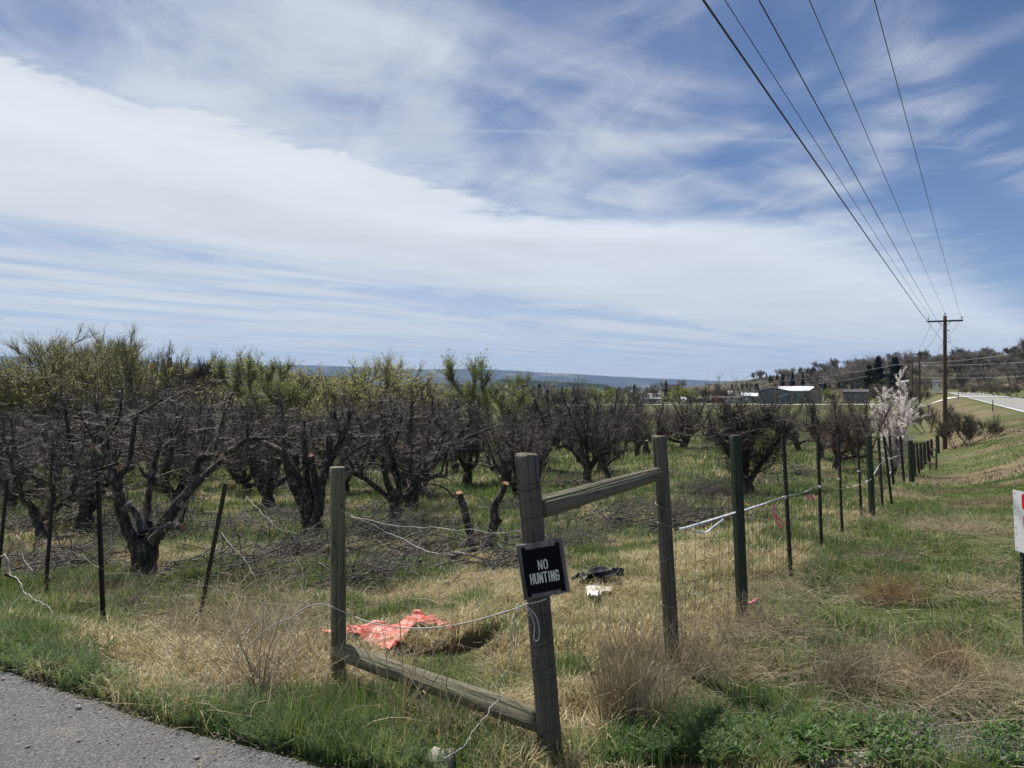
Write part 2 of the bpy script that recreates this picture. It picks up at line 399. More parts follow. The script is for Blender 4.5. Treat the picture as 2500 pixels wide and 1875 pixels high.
M['black'] = simple('black_poster', (.004, .004, .005), (.006, .006, .007), 7, .8, 0, .1, spec=.15)
M['letters'] = simple('cream_letters', (.72, .72, .58), (.62, .62, .50), 50, .6, 0, 0)
M['metal'] = simple('dull_metal', (.45, .46, .47), (.38, .38, .38), 20, .4, .8, 0)
M['pink'] = simple('pink_ribbon', (.85, .18, .28), (.8, .22, .32), 20, .5, 0, 0)
M['tarp_black'] = simple('black_plastic', (.004, .0045, .006), (.008, .009, .012), 6, .45, 0, .3, .01, spec=.12)
M['tarp_white'] = simple('white_plastic_sheet', (.68, .67, .66), (.6, .58, .57), 9, .5, 0, .4, .01)
M['glass'] = simple('dark_window_glass', (.03, .035, .04), (.04, .045, .05), 3, .15, 0, 0)
M['tyre'] = simple('tyre_rubber', (.015, .015, .015), (.02, .02, .02), 5, .8, 0, 0)
def tarp_mat():
    m, x, b = mat('faded_red_tarp'); co = pos(x)
    n = x.noise(co, 9, 5, .6, .5); n2 = x.noise(co, 60, 4, .6)
    x.put(b.inputs['Base Color'], x.mix(x.ss(n, .45, .68), c4((.44, .062, .034)), c4((.56, .19, .13))))
    b.inputs['Roughness'].default_value = .5
    bump(x, b, x.m('ADD', n, x.m('MULTIPLY', n2, .3)), .5, .012); return m
M['tarp_red'] = tarp_mat()
def asphalt_mat():
    m, x, b = mat('asphalt'); co = pos(x)
    v = x.n('ShaderNodeTexVoronoi'); x.put(v.inputs['Vector'], co); v.inputs['Scale'].default_value = 130
    v2 = x.n('ShaderNodeTexVoronoi'); x.put(v2.inputs['Vector'], co); v2.inputs['Scale'].default_value = 62
    sp = x.n('ShaderNodeSeparateColor'); x.put(sp.inputs[0], v.outputs['Color'])
    n = x.noise(co, 2.2, 5, .6); n3 = x.noise(co, 200, 3, .7)
    g = x.m('ADD', x.m('MULTIPLY', x.m('POWER', sp.outputs[0], 3.0), .12), x.m('MULTIPLY', n3, .045))
    base = x.mix(x.ss(n, .3, .75), c4((.024, .023, .023)), c4((.044, .042, .040)))
    o = x.n('ShaderNodeMix', data_type='RGBA', blend_type='ADD'); o.inputs[0].default_value = 1; x.put(o.inputs[6], base)
    gg = x.n('ShaderNodeCombineColor'); [x.put(gg.inputs[i], g) for i in range(3)]; x.put(o.inputs[7], gg.outputs[0])
    st = x.ss(x.noise(co, 3.1, 4, .6, .4), .60, .70)
    st = x.m('MULTIPLY', st, x.ss(n3, .3, .6))
    x.put(b.inputs['Base Color'], x.mix(x.m('MULTIPLY', st, .4), o.outputs[2], c4((.34, .26, .19))))
    b.inputs['Roughness'].default_value = .75
    h = x.m('ADD', x.m('MULTIPLY', v.outputs['Distance'], -1.0), x.m('MULTIPLY', v2.outputs['Distance'], -1.0))
    bump(x, b, h, .9, .006); return m
M['asphalt'] = asphalt_mat()
M['road'] = simple('worn_road_asphalt', (.20, .20, .205), (.25, .25, .25), 1.2, .85, 0, .1)
M['line_white'] = simple('white_road_paint', (.75, .75, .73), (.68, .68, .66), 3, .7, 0, 0)
M['line_yellow'] = simple('yellow_road_paint', (.62, .42, .10), (.55, .38, .10), 3, .7, 0, 0)

# ------------------------------------------------------------------ colours of the ground cover
def straw_w(x, y):
    """how much of the ground cover is dry at a place: 0 green .. 1 straw"""
    x = np.asarray(x, float); y = np.asarray(y, float)
    q = xf(y) - x                       # distance inside the right fence line
    s = sedge(x, y)
    n = fbm(x, y, .75, 41, 4); n2 = fbm(x, y, 2.6, 44, 3)
    orch = .24 + .06 * sst(y, 30, 12)
    corner = np.exp(-np.maximum(q - 1.2, 0) ** 2 / 3.5) * sst(y, 13, 6) * .30 * sst(s, .5, 1.0)
    strip = np.exp(-((q - 2.4) / 2.2) ** 2) * sst(y, 26, 9) * .18
    verge = .02
    t = sst(q, -.35, .35)
    w = t * (orch + corner + strip) + (1 - t) * verge
    fence = np.exp(-((q + .1) / .30) ** 2) * .30
    w = w + fence * sst(y, 60, 20)
    leftv = sst(q, .5, 1.5) * sst(s, 1.4, .2)
    w = w * (1 - leftv) + .22 * leftv
    tang = np.exp(-(((x + 1.75) / .75) ** 2 + ((y - 5.0) / .7) ** 2)); w = w + tang * .45
    w = w + (n - .5) * 1.7 + (n2 - .5) * .8
    w = np.where(y > 70, .25 + (n - .5) * .3, w)
    return np.clip(w, 0, 1)
GREENS = np.array([(.120, .180, .040), (.100, .160, .060), (.185, .240, .055), (.075, .130, .045), (.165, .195, .080)])
STRAWS = np.array([(.50, .42, .215), (.43, .36, .18), (.58, .51, .31), (.28, .215, .115), (.40, .35, .22)])
def blade_cols(w, n):
    g = GREENS[rng.integers(0, len(GREENS), n)]; s_ = STRAWS[rng.integers(0, len(STRAWS), n)]
    k = (rng.random(n) < sst(w, .15, .85))[:, None]
    return np.where(k, s_, g) * (0.72 + .72 * rng.random((n, 1)))

# ------------------------------------------------------------------ ground
def ground_axes():
    ys = [-60, -30, -12, -6, -3, -1, 0, 1, 1.8, 2.3]
    y = 2.6
    while y < 19500:
        ys.append(y); y += max(.045, min(y * .0115, 900)) if y < 400 else y * .035
    xs = list(np.arange(-5.2, 7.0, .055)); x = 7.0
    st = .055
    while x < 19500: xs.append(x); st *= 1.035; x += st
    x = -5.255; st = .055; l = []
    while x > -19500: l.append(x); st *= 1.042; x -= st
    return np.array(sorted(l) + xs), np.array(ys)
def ground_mat():
    m, x, b = mat('ground'); P = pos(x)
    at_ = x.n('ShaderNodeAttribute', attribute_name='Col')
    n = x.noise(P, 9, 6, .7); n2 = x.noise(P, 45, 4, .7); n4 = x.noise(P, .35, 4, .6)
    v = x.m('ADD', x.m('MULTIPLY', n, .8), x.m('MULTIPLY', n2, .8))
    hs = x.n('ShaderNodeHueSaturation'); x.put(hs.inputs['Color'], at_.outputs['Color'])
    x.put(hs.inputs['Value'], x.m('MULTIPLY', x.lin(v, .5, 1.1, .5, 1.4), x.lin(n4, .3, .7, .8, 1.2)))
    x.put(b.inputs['Base Color'], hs.outputs[0]); b.inputs['Roughness'].default_value = .95; b.inputs['Specular IOR Level'].default_value = .15
    bump(x, b, v, .8, .03); return m
M['ground'] = ground_mat()
def build_ground():
    xs, ys = ground_axes(); X, Y = np.meshgrid(xs, ys)
    Z = G(X, Y)
    w = straw_w(X, Y)[..., None]
    soilg = np.array([.075, .098, .032]); soils = np.array([.17, .135, .08])
    c = soilg * (1 - w) + soils * w
    q = xf(Y) - X; bank = sst(X - (xroad(np.maximum(Y, 0)) - 13), 0, 3) * sst(X - (xroad(np.maximum(Y, 0)) - 2.5), 2, 0)
    bn = fbm(X, Y, .18, 61, 4); bk = (bank * sst(bn, .38, .56) * .85)[..., None]
    farfield = (sst(Y, 60, 110) * (1 - sst(hill(X, Y), .2, 1.5)))[..., None]
    fc = np.array([.095, .105, .036]) * (.85 + .35 * fbm(X, Y, .02, 71, 3)[..., None])
    c = c * (1 - farfield) + fc * farfield
    c = c * (1 - bk) + np.array([.17, .13, .085]) * bk
    hl = sst(hill(X, Y), .2, 2.5)[..., None]; hn = fbm(X, Y, .035, 81, 4)[..., None]
    hc = np.array([.075, .066, .042]) * (1 - sst(hn, .60, .68) * sst(Y, 400, 300)[..., None]) + np.array([.27, .215, .16]) * sst(hn, .60, .68) * sst(Y, 400, 300)[..., None]
    c = c * (1 - hl) + hc * hl
    vf = sst(Y, 500, 1500)[..., None]; vn_ = fbm(X, Y, .0011, 91, 4)[..., None]
    vc = np.array([.05, .07, .03]) * (1 - sst(vn_, .5, .6)) + np.array([.24, .21, .13]) * sst(vn_, .5, .6)
    c = c * (1 - vf) + vc * vf
    tr = (G0(X, Y) - Z > .06)[..., None]; c = np.where(tr, np.array([.07, .048, .03]), c)
    ny, nx = X.shape; i = np.arange((ny - 1) * (nx - 1)); r = i // (nx - 1); cc = i % (nx - 1); a = r * nx + cc
    mb = MB(); mb.add(np.stack([X, Y, Z], -1), np.stack([a, a + 1, a + nx + 1, a + nx], -1), col=c.reshape(-1, 3))
    tag(mb.build('ground', M['ground']), 'grassy ground of the verge, orchard and fields', kind='structure')
build_ground()

# asphalt path in the near left corner, laid 12 mm proud with a crumbled rim
def build_path():
    mb = MB(); xs = np.arange(-14, 14, .03); ye = np.interp(xs, _EX, _EY) + (fbm(xs, xs * 0, 9, 5, 3) - .5) * .05
    rows = []
    for k, dd in enumerate([0, .012, .05, .2, .6, 1.4, 3, 6]):
        yy = ye - dd; z = (G(xs, ye + .05) - .03) if k == 0 else (E - 1.655 + .018 - (.006 if k == 1 else 0)) * np.ones_like(xs)
        rows.append(np.stack([xs, yy, z], -1))
    V = np.stack(rows); n = len(xs); q = [(r * n + i, (r + 1) * n + i, (r + 1) * n + i + 1, r * n + i + 1) for r in range(7) for i in range(n - 1)]
    mb.add(V, q); tag(mb.build('asphalt_path', M['asphalt'], smooth=False), 'grey asphalt path with loose grit in the corner', kind='structure')
    for k, (px, py, r_) in enumerate([(8, 1660, .02), (192, 1731, .028), (192, 1810, .018), (68, 1825, .018), (480, 1852, .02), (35, 1745, .012), (352, 1850, .012), (395, 1854, .012), (172, 1750, .012), (300, 1793, .010)]):
        u = (px - 1250) / F; v = (937.5 - py) / F; d = -1.637 / v
        b = MB(); rock(b, (u * d, d, E - 1.637 + r_ * .2), r_ * .62, .75)
        tag(b.build('pebble', M['stone']), None, 'pebble', 'pebbles lying on the asphalt path')['label'] = ['pale round pebble at the photo edge of the asphalt path', 'pale pebble near the weeds on the asphalt', 'small pale pebble in the middle of the asphalt', 'brown pebble low on the asphalt left of the others', 'dark elongated stone lowest to the right on the asphalt'][k] if k < 5 else 'tiny dark pebble lying on the asphalt path'
def rock(mb, c, r, flat=.7, seed=None):
    n, m_ = 8, 6; V = []
    for i in range(m_ + 1):
        th = math.pi * i / m_
        for j in range(n):
            ph = 2 * math.pi * j / n; k = r * random.uniform(.78, 1.15)
            V.append((c[0] + k * math.sin(th) * math.cos(ph), c[1] + k * math.sin(th) * math.sin(ph), c[2] + k * flat * math.cos(th)))
    q = [(i * n + j, (i + 1) * n + j, (i + 1) * n + (j + 1) % n, i * n + (j + 1) % n) for i in range(m_) for j in range(n)]
    mb.add(V, q)
M['stone'] = simple('pale_stone', (.32, .29, .26), (.22, .2, .18), 30, .85)
build_path()

# ------------------------------------------------------------------ trees
TW = {'purple': np.array([(.042, .031, .030), (.060, .044, .038), (.030, .023, .021), (.11, .092, .080)]),
      'brown': np.array([(.075, .058, .042), (.10, .078, .058), (.055, .042, .032), (.14, .118, .095)]),
      'olive': np.array([(.24, .225, .13), (.19, .175, .105), (.27, .25, .16), (.15, .14, .10)]),
      'grey': np.array([(.21, .18, .165), (.26, .225, .205), (.15, .13, .12), (.30, .265, .245)]),
      'red': np.array([(.080, .048, .040), (.065, .042, .036), (.105, .064, .050), (.05, .035, .030)])}
def twig_batch(mb, base, dirs, ln, r, col, k=4, curl=.25, up=.25, sides=3):
    n = len(base)
    P = np.zeros((n, k, 3)); P[:, 0] = base; d = unit(dirs); dr = rng.normal(size=(n, 3)) * curl
    dr[:, 2] += up
    for j in range(1, k):
        P[:, j] = P[:, j - 1] + d * (ln / (k - 1))[:, None]
        d = unit(d + dr / k + rng.normal(size=(n, 3)) * .10)
    Rr = r[:, None] * np.linspace(1, .35, k)[None]
    mb.tubes(P, Rr, sides, 0, col)
    return P
def along(paths, n, lo=.15, hi=1.0):
    """n random points on a list of (P,r) with tangents and radii, longer paths more often"""
    L = np.array([np.linalg.norm(p[-1] - p[0]) for p, _ in paths]); pr = L / L.sum()
    idx = rng.choice(len(paths), n, p=pr); t = lo + (hi - lo) * rng.random(n)
    B = np.zeros((n, 3)); T = np.zeros((n, 3)); rr = np.zeros(n)
    for i in range(n):
        P, r = paths[idx[i]]; f = t[i] * (len(P) - 1); a = min(int(f), len(P) - 2); w = f - a
        B[i] = P[a] * (1 - w) + P[a + 1] * w; T[i] = P[a + 1] - P[a]; rr[i] = r[a] * (1 - w) + r[a + 1] * w
    return B, unit(T), rr
def pathgen(p, d, ln, r0, r1, k=6, kink=.25, up=.0):
    P = [np.array(p, float)]; d = unit(np.array(d, float))
    for j in range(k - 1):
        d = unit(d + rng.normal(size=3) * kink + np.array([0, 0, up])); P.append(P[-1] + d * ln / (k - 1))
    return np.array(P), np.linspace(r0, r1, k)
def leaves_at(mb, pts, size, cols, jit=.03):
    n = len(pts); c = pts + rng.normal(size=(n, 3)) * jit
    a = unit(rng.normal(size=(n, 3))); b = unit(np.cross(a, rng.normal(size=(n, 3))))
    s_ = size * (.6 + .8 * rng.random(n))[:, None]
    V = np.stack([c - a * s_, c + b * s_ * .45, c + a * s_, c - b * s_ * .45], 1)
    cc = cols[rng.integers(0, len(cols), n)] * (.8 + .4 * rng.random((n, 1)))
    mb.add(V.reshape(-1, 3), np.arange(n * 4).reshape(-1, 4), col=np.repeat(cc, 4, 0))
BUDS = np.array([(.34, .33, .26), (.26, .25, .19), (.42, .40, .34)])
LEAFC = {'spring': np.array([(.16, .20, .045), (.13, .17, .04), (.20, .23, .07)]),
         'willow': np.array([(.35, .345, .13), (.29, .295, .11), (.40, .385, .17)]),
         'yellow': np.array([(.34, .30, .035), (.28, .25, .03), (.38, .34, .06)]),
         'bright': np.array([(.19, .25, .035), (.15, .21, .03), (.23, .28, .05)]),
         'dark': np.array([(.020, .035, .018), (.028, .045, .022), (.016, .028, .016)]),
         'white': np.array([(.90, .84, .81), (.85, .77, .74), (.92, .88, .86)])}
def apple(name, H=3.0, spread=1.8, trunk_h=.7, tr=.17, ns=5, ntw=1500, tw='purple', shoots=60, stubs=2, bark='bark', lean=0, tsz=1.0):
    """old pruned apple tree: thick short trunk, kinked scaffold limbs, mass of fine twigs"""
    root = empty(name); b = MB(); tws = MB(); limbs = []; sec = []
    P, r = pathgen((0, 0, -.12), (lean, 0, 1), trunk_h + .12, tr * 1.25, tr * .95, 7, .10)
    b.tubes(P, r * (1 + .12 * rng.normal(size=len(r))), 10)
    top = P[-1]; az0 = rng.random() * 6.28
    for i in range(ns):
        az = az0 + i / ns * 6.28 + rng.normal() * .3; el = R(rng.uniform(28, 58))
        d = np.array([math.cos(az) * math.cos(el), math.sin(az) * math.cos(el), math.sin(el)])
        ln = rng.uniform(.8, 1.1) * spread * .62
        st = P[-1 - rng.integers(0, 3)] * 1.0
        Q, q = pathgen(st, d, ln, tr * .66, tr * .36, 8, .22, .03); Q, q = smooth_path(Q, q * (1 + .1 * rng.normal(size=8)), 16)
        b.tubes(Q, q, 8); limbs.append((Q, q))
        for j in range(rng.integers(3, 5)):
            t = rng.integers(6, 15); az2 = az + rng.normal() * 1.0; el2 = R(rng.uniform(15, 75))
            d2 = np.array([math.cos(az2) * math.cos(el2), math.sin(az2) * math.cos(el2), math.sin(el2)])
            S, s_ = pathgen(Q[t], d2, rng.uniform(.5, 1.0) * spread * .45, q[t] * .6, .016, 7, .28, .05)
            S, s_ = smooth_path(S, s_, 12); b.tubes(S, s_, 5); sec.append((S, s_))
        # vertical continuation
        S, s_ = pathgen(Q[-1], (d[0] * .4, d[1] * .4, 1), max(.3, (H - Q[-1][2]) * rng.uniform(.5, .9)), q[-1] * .8, .018, 6, .16, .1)
        b.tubes(*smooth_path(S, s_, 10), 5); sec.append((S, s_))
    for i in range(stubs):
        Q, q = limbs[rng.integers(0, len(limbs))]; t = rng.integers(5, 13); d = unit(rng.normal(size=3) + np.array([0, -1.0, .4]))
        S = np.array([Q[t], Q[t] + d * .18]); b.tubes(S, [q[t] * .6, q[t] * .5], 8); cuts = MB(); disc(cuts, S[1] + d * .002, d, q[t] * .5); cuts.build('cut_face', M['cut'], root, smooth=False)
    tp = []
    n3 = ntw // 8
    B, T, rr = along(sec + limbs, n3, .35); d = unit(T * .7 + rng.normal(size=(n3, 3)) + np.array([0, 0, .35]))
    cl = TW[tw]; col = cl[rng.integers(0, 4, n3)]
    ln = rng.uniform(.25, .6, n3) * spread * .5
    P3 = twig_batch(tws, B, d, ln, np.full(n3, .0075 * tsz), col, 5, .3, .25, 4)
    p3 = [(P3[i], np.full(5, .006)) for i in range(n3)]
    n4 = ntw
    B, T, rr = along(p3, n4, .1); d = unit(T * .6 + rng.normal(size=(n4, 3)) * .8 + np.array([0, 0, .3]))
    keep = np.ones(n4, bool)
    P4 = twig_batch(tws, B, d, rng.uniform(.08, .34, n4) * min(spread / 1.8, 1.2), np.full(n4, .0038 * tsz), cl[rng.integers(0, 4, n4)], 4, .3, .3)
    # upright water shoots
    B, T, rr = along(sec + limbs, shoots, .3); d = np.array([0, 0, 1.]) + rng.normal(size=(shoots, 3)) * .22
    twig_batch(tws, B, d, rng.uniform(.3, .95, shoots) * H / 3, np.full(shoots, .006 * tsz), cl[rng.integers(0, 4, shoots)], 5, .1, .1, 4)
    b.build('trunk', M[bark], root); tws.build('crown', M['twig'], root)
    lf = MB(); i = rng.integers(0, n4, 900); leaves_at(lf, P4[i, rng.integers(1, 4, 900)], .009, BUDS, .006); lf.build('buds', M['leaf'], root)
    return root
def disc(mb, c, n, r, sides=10):
    n = unit(np.array(n, float)); a = unit(np.cross(n, [0.3, .2, 1.0])); b = np.cross(n, a)
    V = [np.array(c)] + [np.array(c) + r * (math.cos(t) * a + math.sin(t) * b) * random.uniform(.9, 1.05) for t in np.arange(sides) / sides * 6.2832]
    # slightly domed two-sided slab so that it has thickness
    V2 = [v - n * .012 for v in V]; k = len(V)
    mb.add(np.array(V + V2), [(i, i % sides + 1, i % sides + 1 + k, i + k) for i in range(1, sides + 1)],
           [(0, i, i % sides + 1) for i in range(1, sides + 1)] + [(k, k + i % sides + 1, k + i) for i in range(1, sides + 1)])
def wildtree(name, H=8, tr=.16, fork=.25, ang=24, depth=4, nb=3, ntw=2500, tw='olive', leafs=0, leafc='willow', lsz=.05, droop=.1, bark='bark_far', tl=.9, stems=1, twr=.008, shrink=.72, spreadstem=.35):
    root = empty(name); b = MB(); tws = MB(); ends = []
    def rec(p, d, ln, r, k):
        Q, q = pathgen(p, d, ln, r, r * .62, 5, .07, droop); Q, q = smooth_path(Q, q, 7); b.tubes(Q, q, 6 if k > 1 else 4)
        if k == 0: ends.append((Q, q)); return
        if k < depth - 1: ends.append((Q, q))
        m_ = nb if k > 1 else nb + rng.integers(0, 2)
        a0 = rng.random() * 6.28; t_ = unit(Q[-1] - Q[-2]); s1 = unit(np.cross(t_, [.2, .4, 1.])); s2 = np.cross(t_, s1)
        for i in range(m_):
            a = a0 + 6.28 * i / m_ + rng.normal() * .4; w = math.tan(R(ang * rng.uniform(.6, 1.4)))
            st = Q[-1] if i == 0 else Q[rng.integers(3, 7)]
            rec(st, t_ + w * (math.cos(a) * s1 + math.sin(a) * s2), ln * shrink * rng.uniform(.8, 1.2), r * .6, k - 1)
    tot = sum(shrink ** i for i in range(depth + 1))
    for s_ in range(stems):
        az = 6.28 * s_ / stems + rng.normal() * .25; o = np.array([math.cos(az), math.sin(az), 0]) * (0 if stems == 1 else spreadstem * .4)
        rec(np.array([0, 0, -.2]) + o, np.array([0, 0, 1.]) + (o * 1.6 if stems > 1 else 0), H * .9 / tot, tr, depth)
    zmax = max(e[0][:, 2].max() for e in ends)
    n1 = ntw; B, T, rr = along(ends, n1, .1); d = unit(T + rng.normal(size=(n1, 3)) * .36 + np.array([0, 0, .25]))
    cl = TW[tw]
    P = twig_batch(tws, B, d, rng.uniform(.4, 1.0, n1) * tl, np.full(n1, twr), cl[rng.integers(0, 4, n1)], 4, .22, .22)
    b.build('trunk', M[bark], root); tws.build('crown', M['twig'], root)
    if leafs:
        lf = MB(); i = rng.integers(0, n1, leafs); j = rng.integers(1, 4, leafs)
        leaves_at(lf, P[i, j], lsz, LEAFC[leafc], .06 * tl); lf.build('leaves', M['leaf'], root)
    for c_ in kids(root): 
        if c_.name.startswith('crown'): co_ = np.array([v.co[:] for v in c_.data.vertices]); cc_ = co_.mean(0)
    for c_ in kids(root): c_.location = (-cc_[0] * .85, -cc_[1] * .85, 0)
    root['_h'] = float(np.percentile(co_[:, 2], 99.7))
    return root
def conifer(name, H=9, w=2.2):
    root = empty(name); b = MB(); b.tubes(np.array([[0, 0, -.3], [0, 0, H * .5], [0, 0, H * .98]]), [.16, .1, .02], 6)
    lf = MB(); n = 2600; z = H * (.10 + .9 * rng.random(n) ** 1.15); rad = (1 - z / H) ** .8 * w * (.35 + .65 * rng.random(n)) * (.75 + .35 * np.sin(z * 5)); a = rng.random(n) * 6.28
    c = np.stack([np.cos(a) * rad, np.sin(a) * rad, z - rad * .25], -1); leaves_at(lf, c, .34, LEAFC['dark'], .06)
    b.build('trunk', M['bark_far'], root); lf.build('crown', M['leaf'], root); root['_h'] = float(H); return root
def place(proto, used, p, s=1.0, rz=None, sx=None):
    o = proto if proto.name not in used else copy_tree(proto)
    used.add(proto.name)
    o.location = p; o.scale = (sx or s, sx or s, s); o.rotation_euler = (0, 0, rng.random() * 6.28 if rz is None else rz)
    if '_h' in o: del o['_h']
    return o

# ---- four near trees, each from its own skeleton traced in the air at the tree's distance
def hero(name, base, skel, ntw, spread_twigs=.5, tw='purple', leafs=0, cuts=(), shoots=30, pale=(), tl=.22, tk=1.0, rs=1.0):
    """skel: list of (list of (px,py,dd,rpx)) where dd is depth offset in metres and rpx the half width in photo pixels"""
    g = gp(*base); D = g.y; root = empty(name, g); b = MB(); bp_ = MB(); tws = MB(); paths = []
    for i, s_ in enumerate(skel):
        pts = []; rd = []
        for (px, py, dd, rp) in s_:
            w = at(px, py, D + dd) - g; pts.append(w); rd.append(max(rp * rs / F * D, .006))
        if i == 0: pts[0] = Vector((pts[0].x, pts[0].y, -.12))
        P, r = smooth_path(pts, rd, max(6, len(pts) * 5)); r = r * (1 + .07 * rng.normal(size=len(r)))
        (bp_ if i in pale else b).tubes(P, r, 12 if r.max() > .05 else 6); paths.append((P, r))
    n3 = ntw // 8; big = [p for p in paths if p[1].mean() < .085 or True][1:]
    B, T, rr = along(big, n3, .15); d = unit(T * .3 + rng.normal(size=(n3, 3)) + np.array([0, 0, .45])); cl = TW[tw]
    P3 = twig_batch(tws, B, d, rng.uniform(.15, .6, n3) * spread_twigs * 2, np.full(n3, .0058 * tk), cl[rng.integers(0, 4, n3)], 5, .35, .2, 4)
    p3 = [(P3[i], None) for i in range(n3)]; p3 = [(a, np.full(5, .004)) for a, _ in p3]
    B, T, rr = along(p3, ntw, .1); d = unit(T * .5 + rng.normal(size=(ntw, 3)) * .8 + np.array([0, 0, .2]))
    P4 = twig_batch(tws, B, d, rng.uniform(.03, tl, ntw), np.full(ntw, .0028 * tk), cl[rng.integers(0, 4, ntw)], 4, .4, .2)
    if shoots:
        B, T, rr = along(big, shoots, .3); d = np.array([0, 0, 1.]) + rng.normal(size=(shoots, 3)) * .3
        twig_batch(tws, B, d, rng.uniform(.12, .42, shoots), np.full(shoots, .0055), cl[rng.integers(0, 4, shoots)], 5, .15, .1, 4)
    b.build('trunk', M['bark'], root)
    if bp_.n: bp_.build('cut_limb', M['bark_grey'], root)
    tws.build('crown', M['twig'], root)
    if leafs:
        lf = MB(); i = rng.integers(0, ntw, leafs); leaves_at(lf, P4[i, 3], .010, LEAFC['bright'], .012)
        i = rng.integers(0, ntw, leafs * 22); leaves_at(lf, P4[i, rng.integers(1, 4, leafs * 22)], .0045, BUDS, .004); lf.build('leaves', M['leaf'], root)
    for (px, py, dd, rp, nx, ny, nz) in cuts:
        c = MB(); disc(c, np.array(at(px, py, D + dd) - g), (nx, ny, nz), rp / F * D); c.build('cut_face', M['cut'], root, smooth=False)
    return root
APG = 'pruned apple trees of the orchard'
hA = hero('apple_tree', (348, 1418), [
    [(348, 1440, 0, 50), (350, 1395, 0, 44), (355, 1340, 0, 46), (356, 1310, 0, 40)],
    [(350, 1360, 0, 32), (325, 1320, -.05, 24), (304, 1272, -.1, 21), (289, 1207, -.15, 18), (280, 1155, -.1, 17), (258, 1124, 0, 16), (227, 1096, .05, 12)],
    [(284, 1160, -.1, 12), (312, 1135, -.05, 9), (325, 1065, 0, 8), (335, 1015, .05, 7), (356, 1000, .1, 5), (410, 967, .2, 3.5), (428, 970, .25, 2)],
    [(352, 1300, .1, 20), (335, 1255, .15, 15), (304, 1228, .1, 13)],
    [(362, 1290, .25, 18), (359, 1246, .3, 14), (367, 1181, .35, 12), (385, 1104, .4, 9), (395, 1073, .4, 7)],
    [(370, 1320, .1, 30), (387, 1298, .15, 26), (426, 1241, .2, 22), (465, 1194, .25, 17), (478, 1155, .2, 16), (491, 1117, .1, 13), (525, 1114, .05, 12), (569, 1098, 0, 11), (605, 1073, -.05, 9), (660, 1070, -.1, 5)],
    [(470, 1190, .3, 15), (517, 1145, .5, 12), (543, 1122, .6, 9)],
    [(374, 1320, -.1, 20), (408, 1287, -.2, 14), (448, 1286, -.3, 13)],
    [(521, 1109, .1, 6), (541, 1028, .2, 5), (567, 961, .3, 4), (590, 932, .3, 2)],
    [(605, 1073, 0, 6), (604, 1040, 0, 4.5), (608, 1000, 0, 3)],
    [(240, 1108, .05, 8), (268, 1060, .1, 6), (290, 1020, .1, 5), (297, 955, .15, 4)],
    [(232, 1085, 0, 4), (210, 1040, -.1, 3), (190, 1008, -.2, 2)],
    [(265, 1115, .2, 7), (262, 1020, .25, 5)],
    [(390, 1100, .4, 5), (420, 1075, .4, 4), (450, 1010, .5, 3)],
    [(300, 1235, -.3, 4), (262, 1212, -.5, 3), (235, 1225, -.6, 2)],
    [(440, 1290, -.3, 4), (455, 1235, -.25, 3), (475, 1185, -.2, 2)],
    [(290, 1130, -.2, 5), (225, 1150, -.4, 4), (180, 1162, -.6, 3)]],
    2000, .34, 'purple', 200,
    [(226, 1094, .03, 13, -.7, -.7, .2), (292, 1139, -.2, 8, -.1, -1, .1), (449, 1286, -.33, 10, .75, -.65, .1), (402, 1296, -.3, 4, .3, -1, 0), (541, 1112, -.03, 9, -.2, -.8, .5)], 50, (3, 7), rs=.68)
tag(hA, 'big dark apple tree with wide forked trunk and orange saw cuts, nearest on the left', 'apple tree', APG)
hC = hero('apple_tree', (770, 1302), [
    [(772, 1325, 0, 36), (765, 1290, 0, 32), (757, 1262, 0, 30), (752, 1235, 0, 26)],
    [(755, 1260, -.05, 20), (730, 1213, -.1, 15), (710, 1169, -.15, 13), (693, 1112, -.1, 12), (658, 1088, 0, 10), (606, 1068, .1, 6)],
    [(752, 1235, 0, 18), (745, 1200, 0, 14), (724, 1150, .1, 12), (722, 1112, .1, 11)],
    [(756, 1235, .2, 16), (748, 1160, .25, 12), (744, 1100, .3, 10), (742, 1028, .3, 4)],
    [(765, 1240, .15, 15), (770, 1180, .2, 12), (757, 1115, .2, 11)],
    [(775, 1260, 0, 18), (785, 1184, .1, 14), (800, 1135, .1, 13), (831, 1077, .1, 10), (850, 1030, .1, 7), (853, 1005, .1, 6)],
    [(790, 1165, -.1, 11), (803, 1112, -.1, 11), (803, 1064, -.1, 10)],
    [(840, 1065, .1, 8), (822, 1040, .1, 7), (816, 1005, .1, 5)],
    [(850, 1070, 0, 7), (885, 1068, -.1, 5), (930, 1066, -.2, 3)],
    [(695, 1108, -.1, 7), (692, 1050, -.1, 5), (687, 985, -.1, 3)],
    [(815, 1145, -.3, 5), (860, 1105, -.5, 5), (905, 1075, -.7, 3)]],
    1800, .38, 'purple', 60, [(757, 1114, .2, 9, 0, -.6, .8)], 50, rs=.78)
tag(hC, 'dark apple tree with five close upright limbs left of the pale square post', 'apple tree', APG)
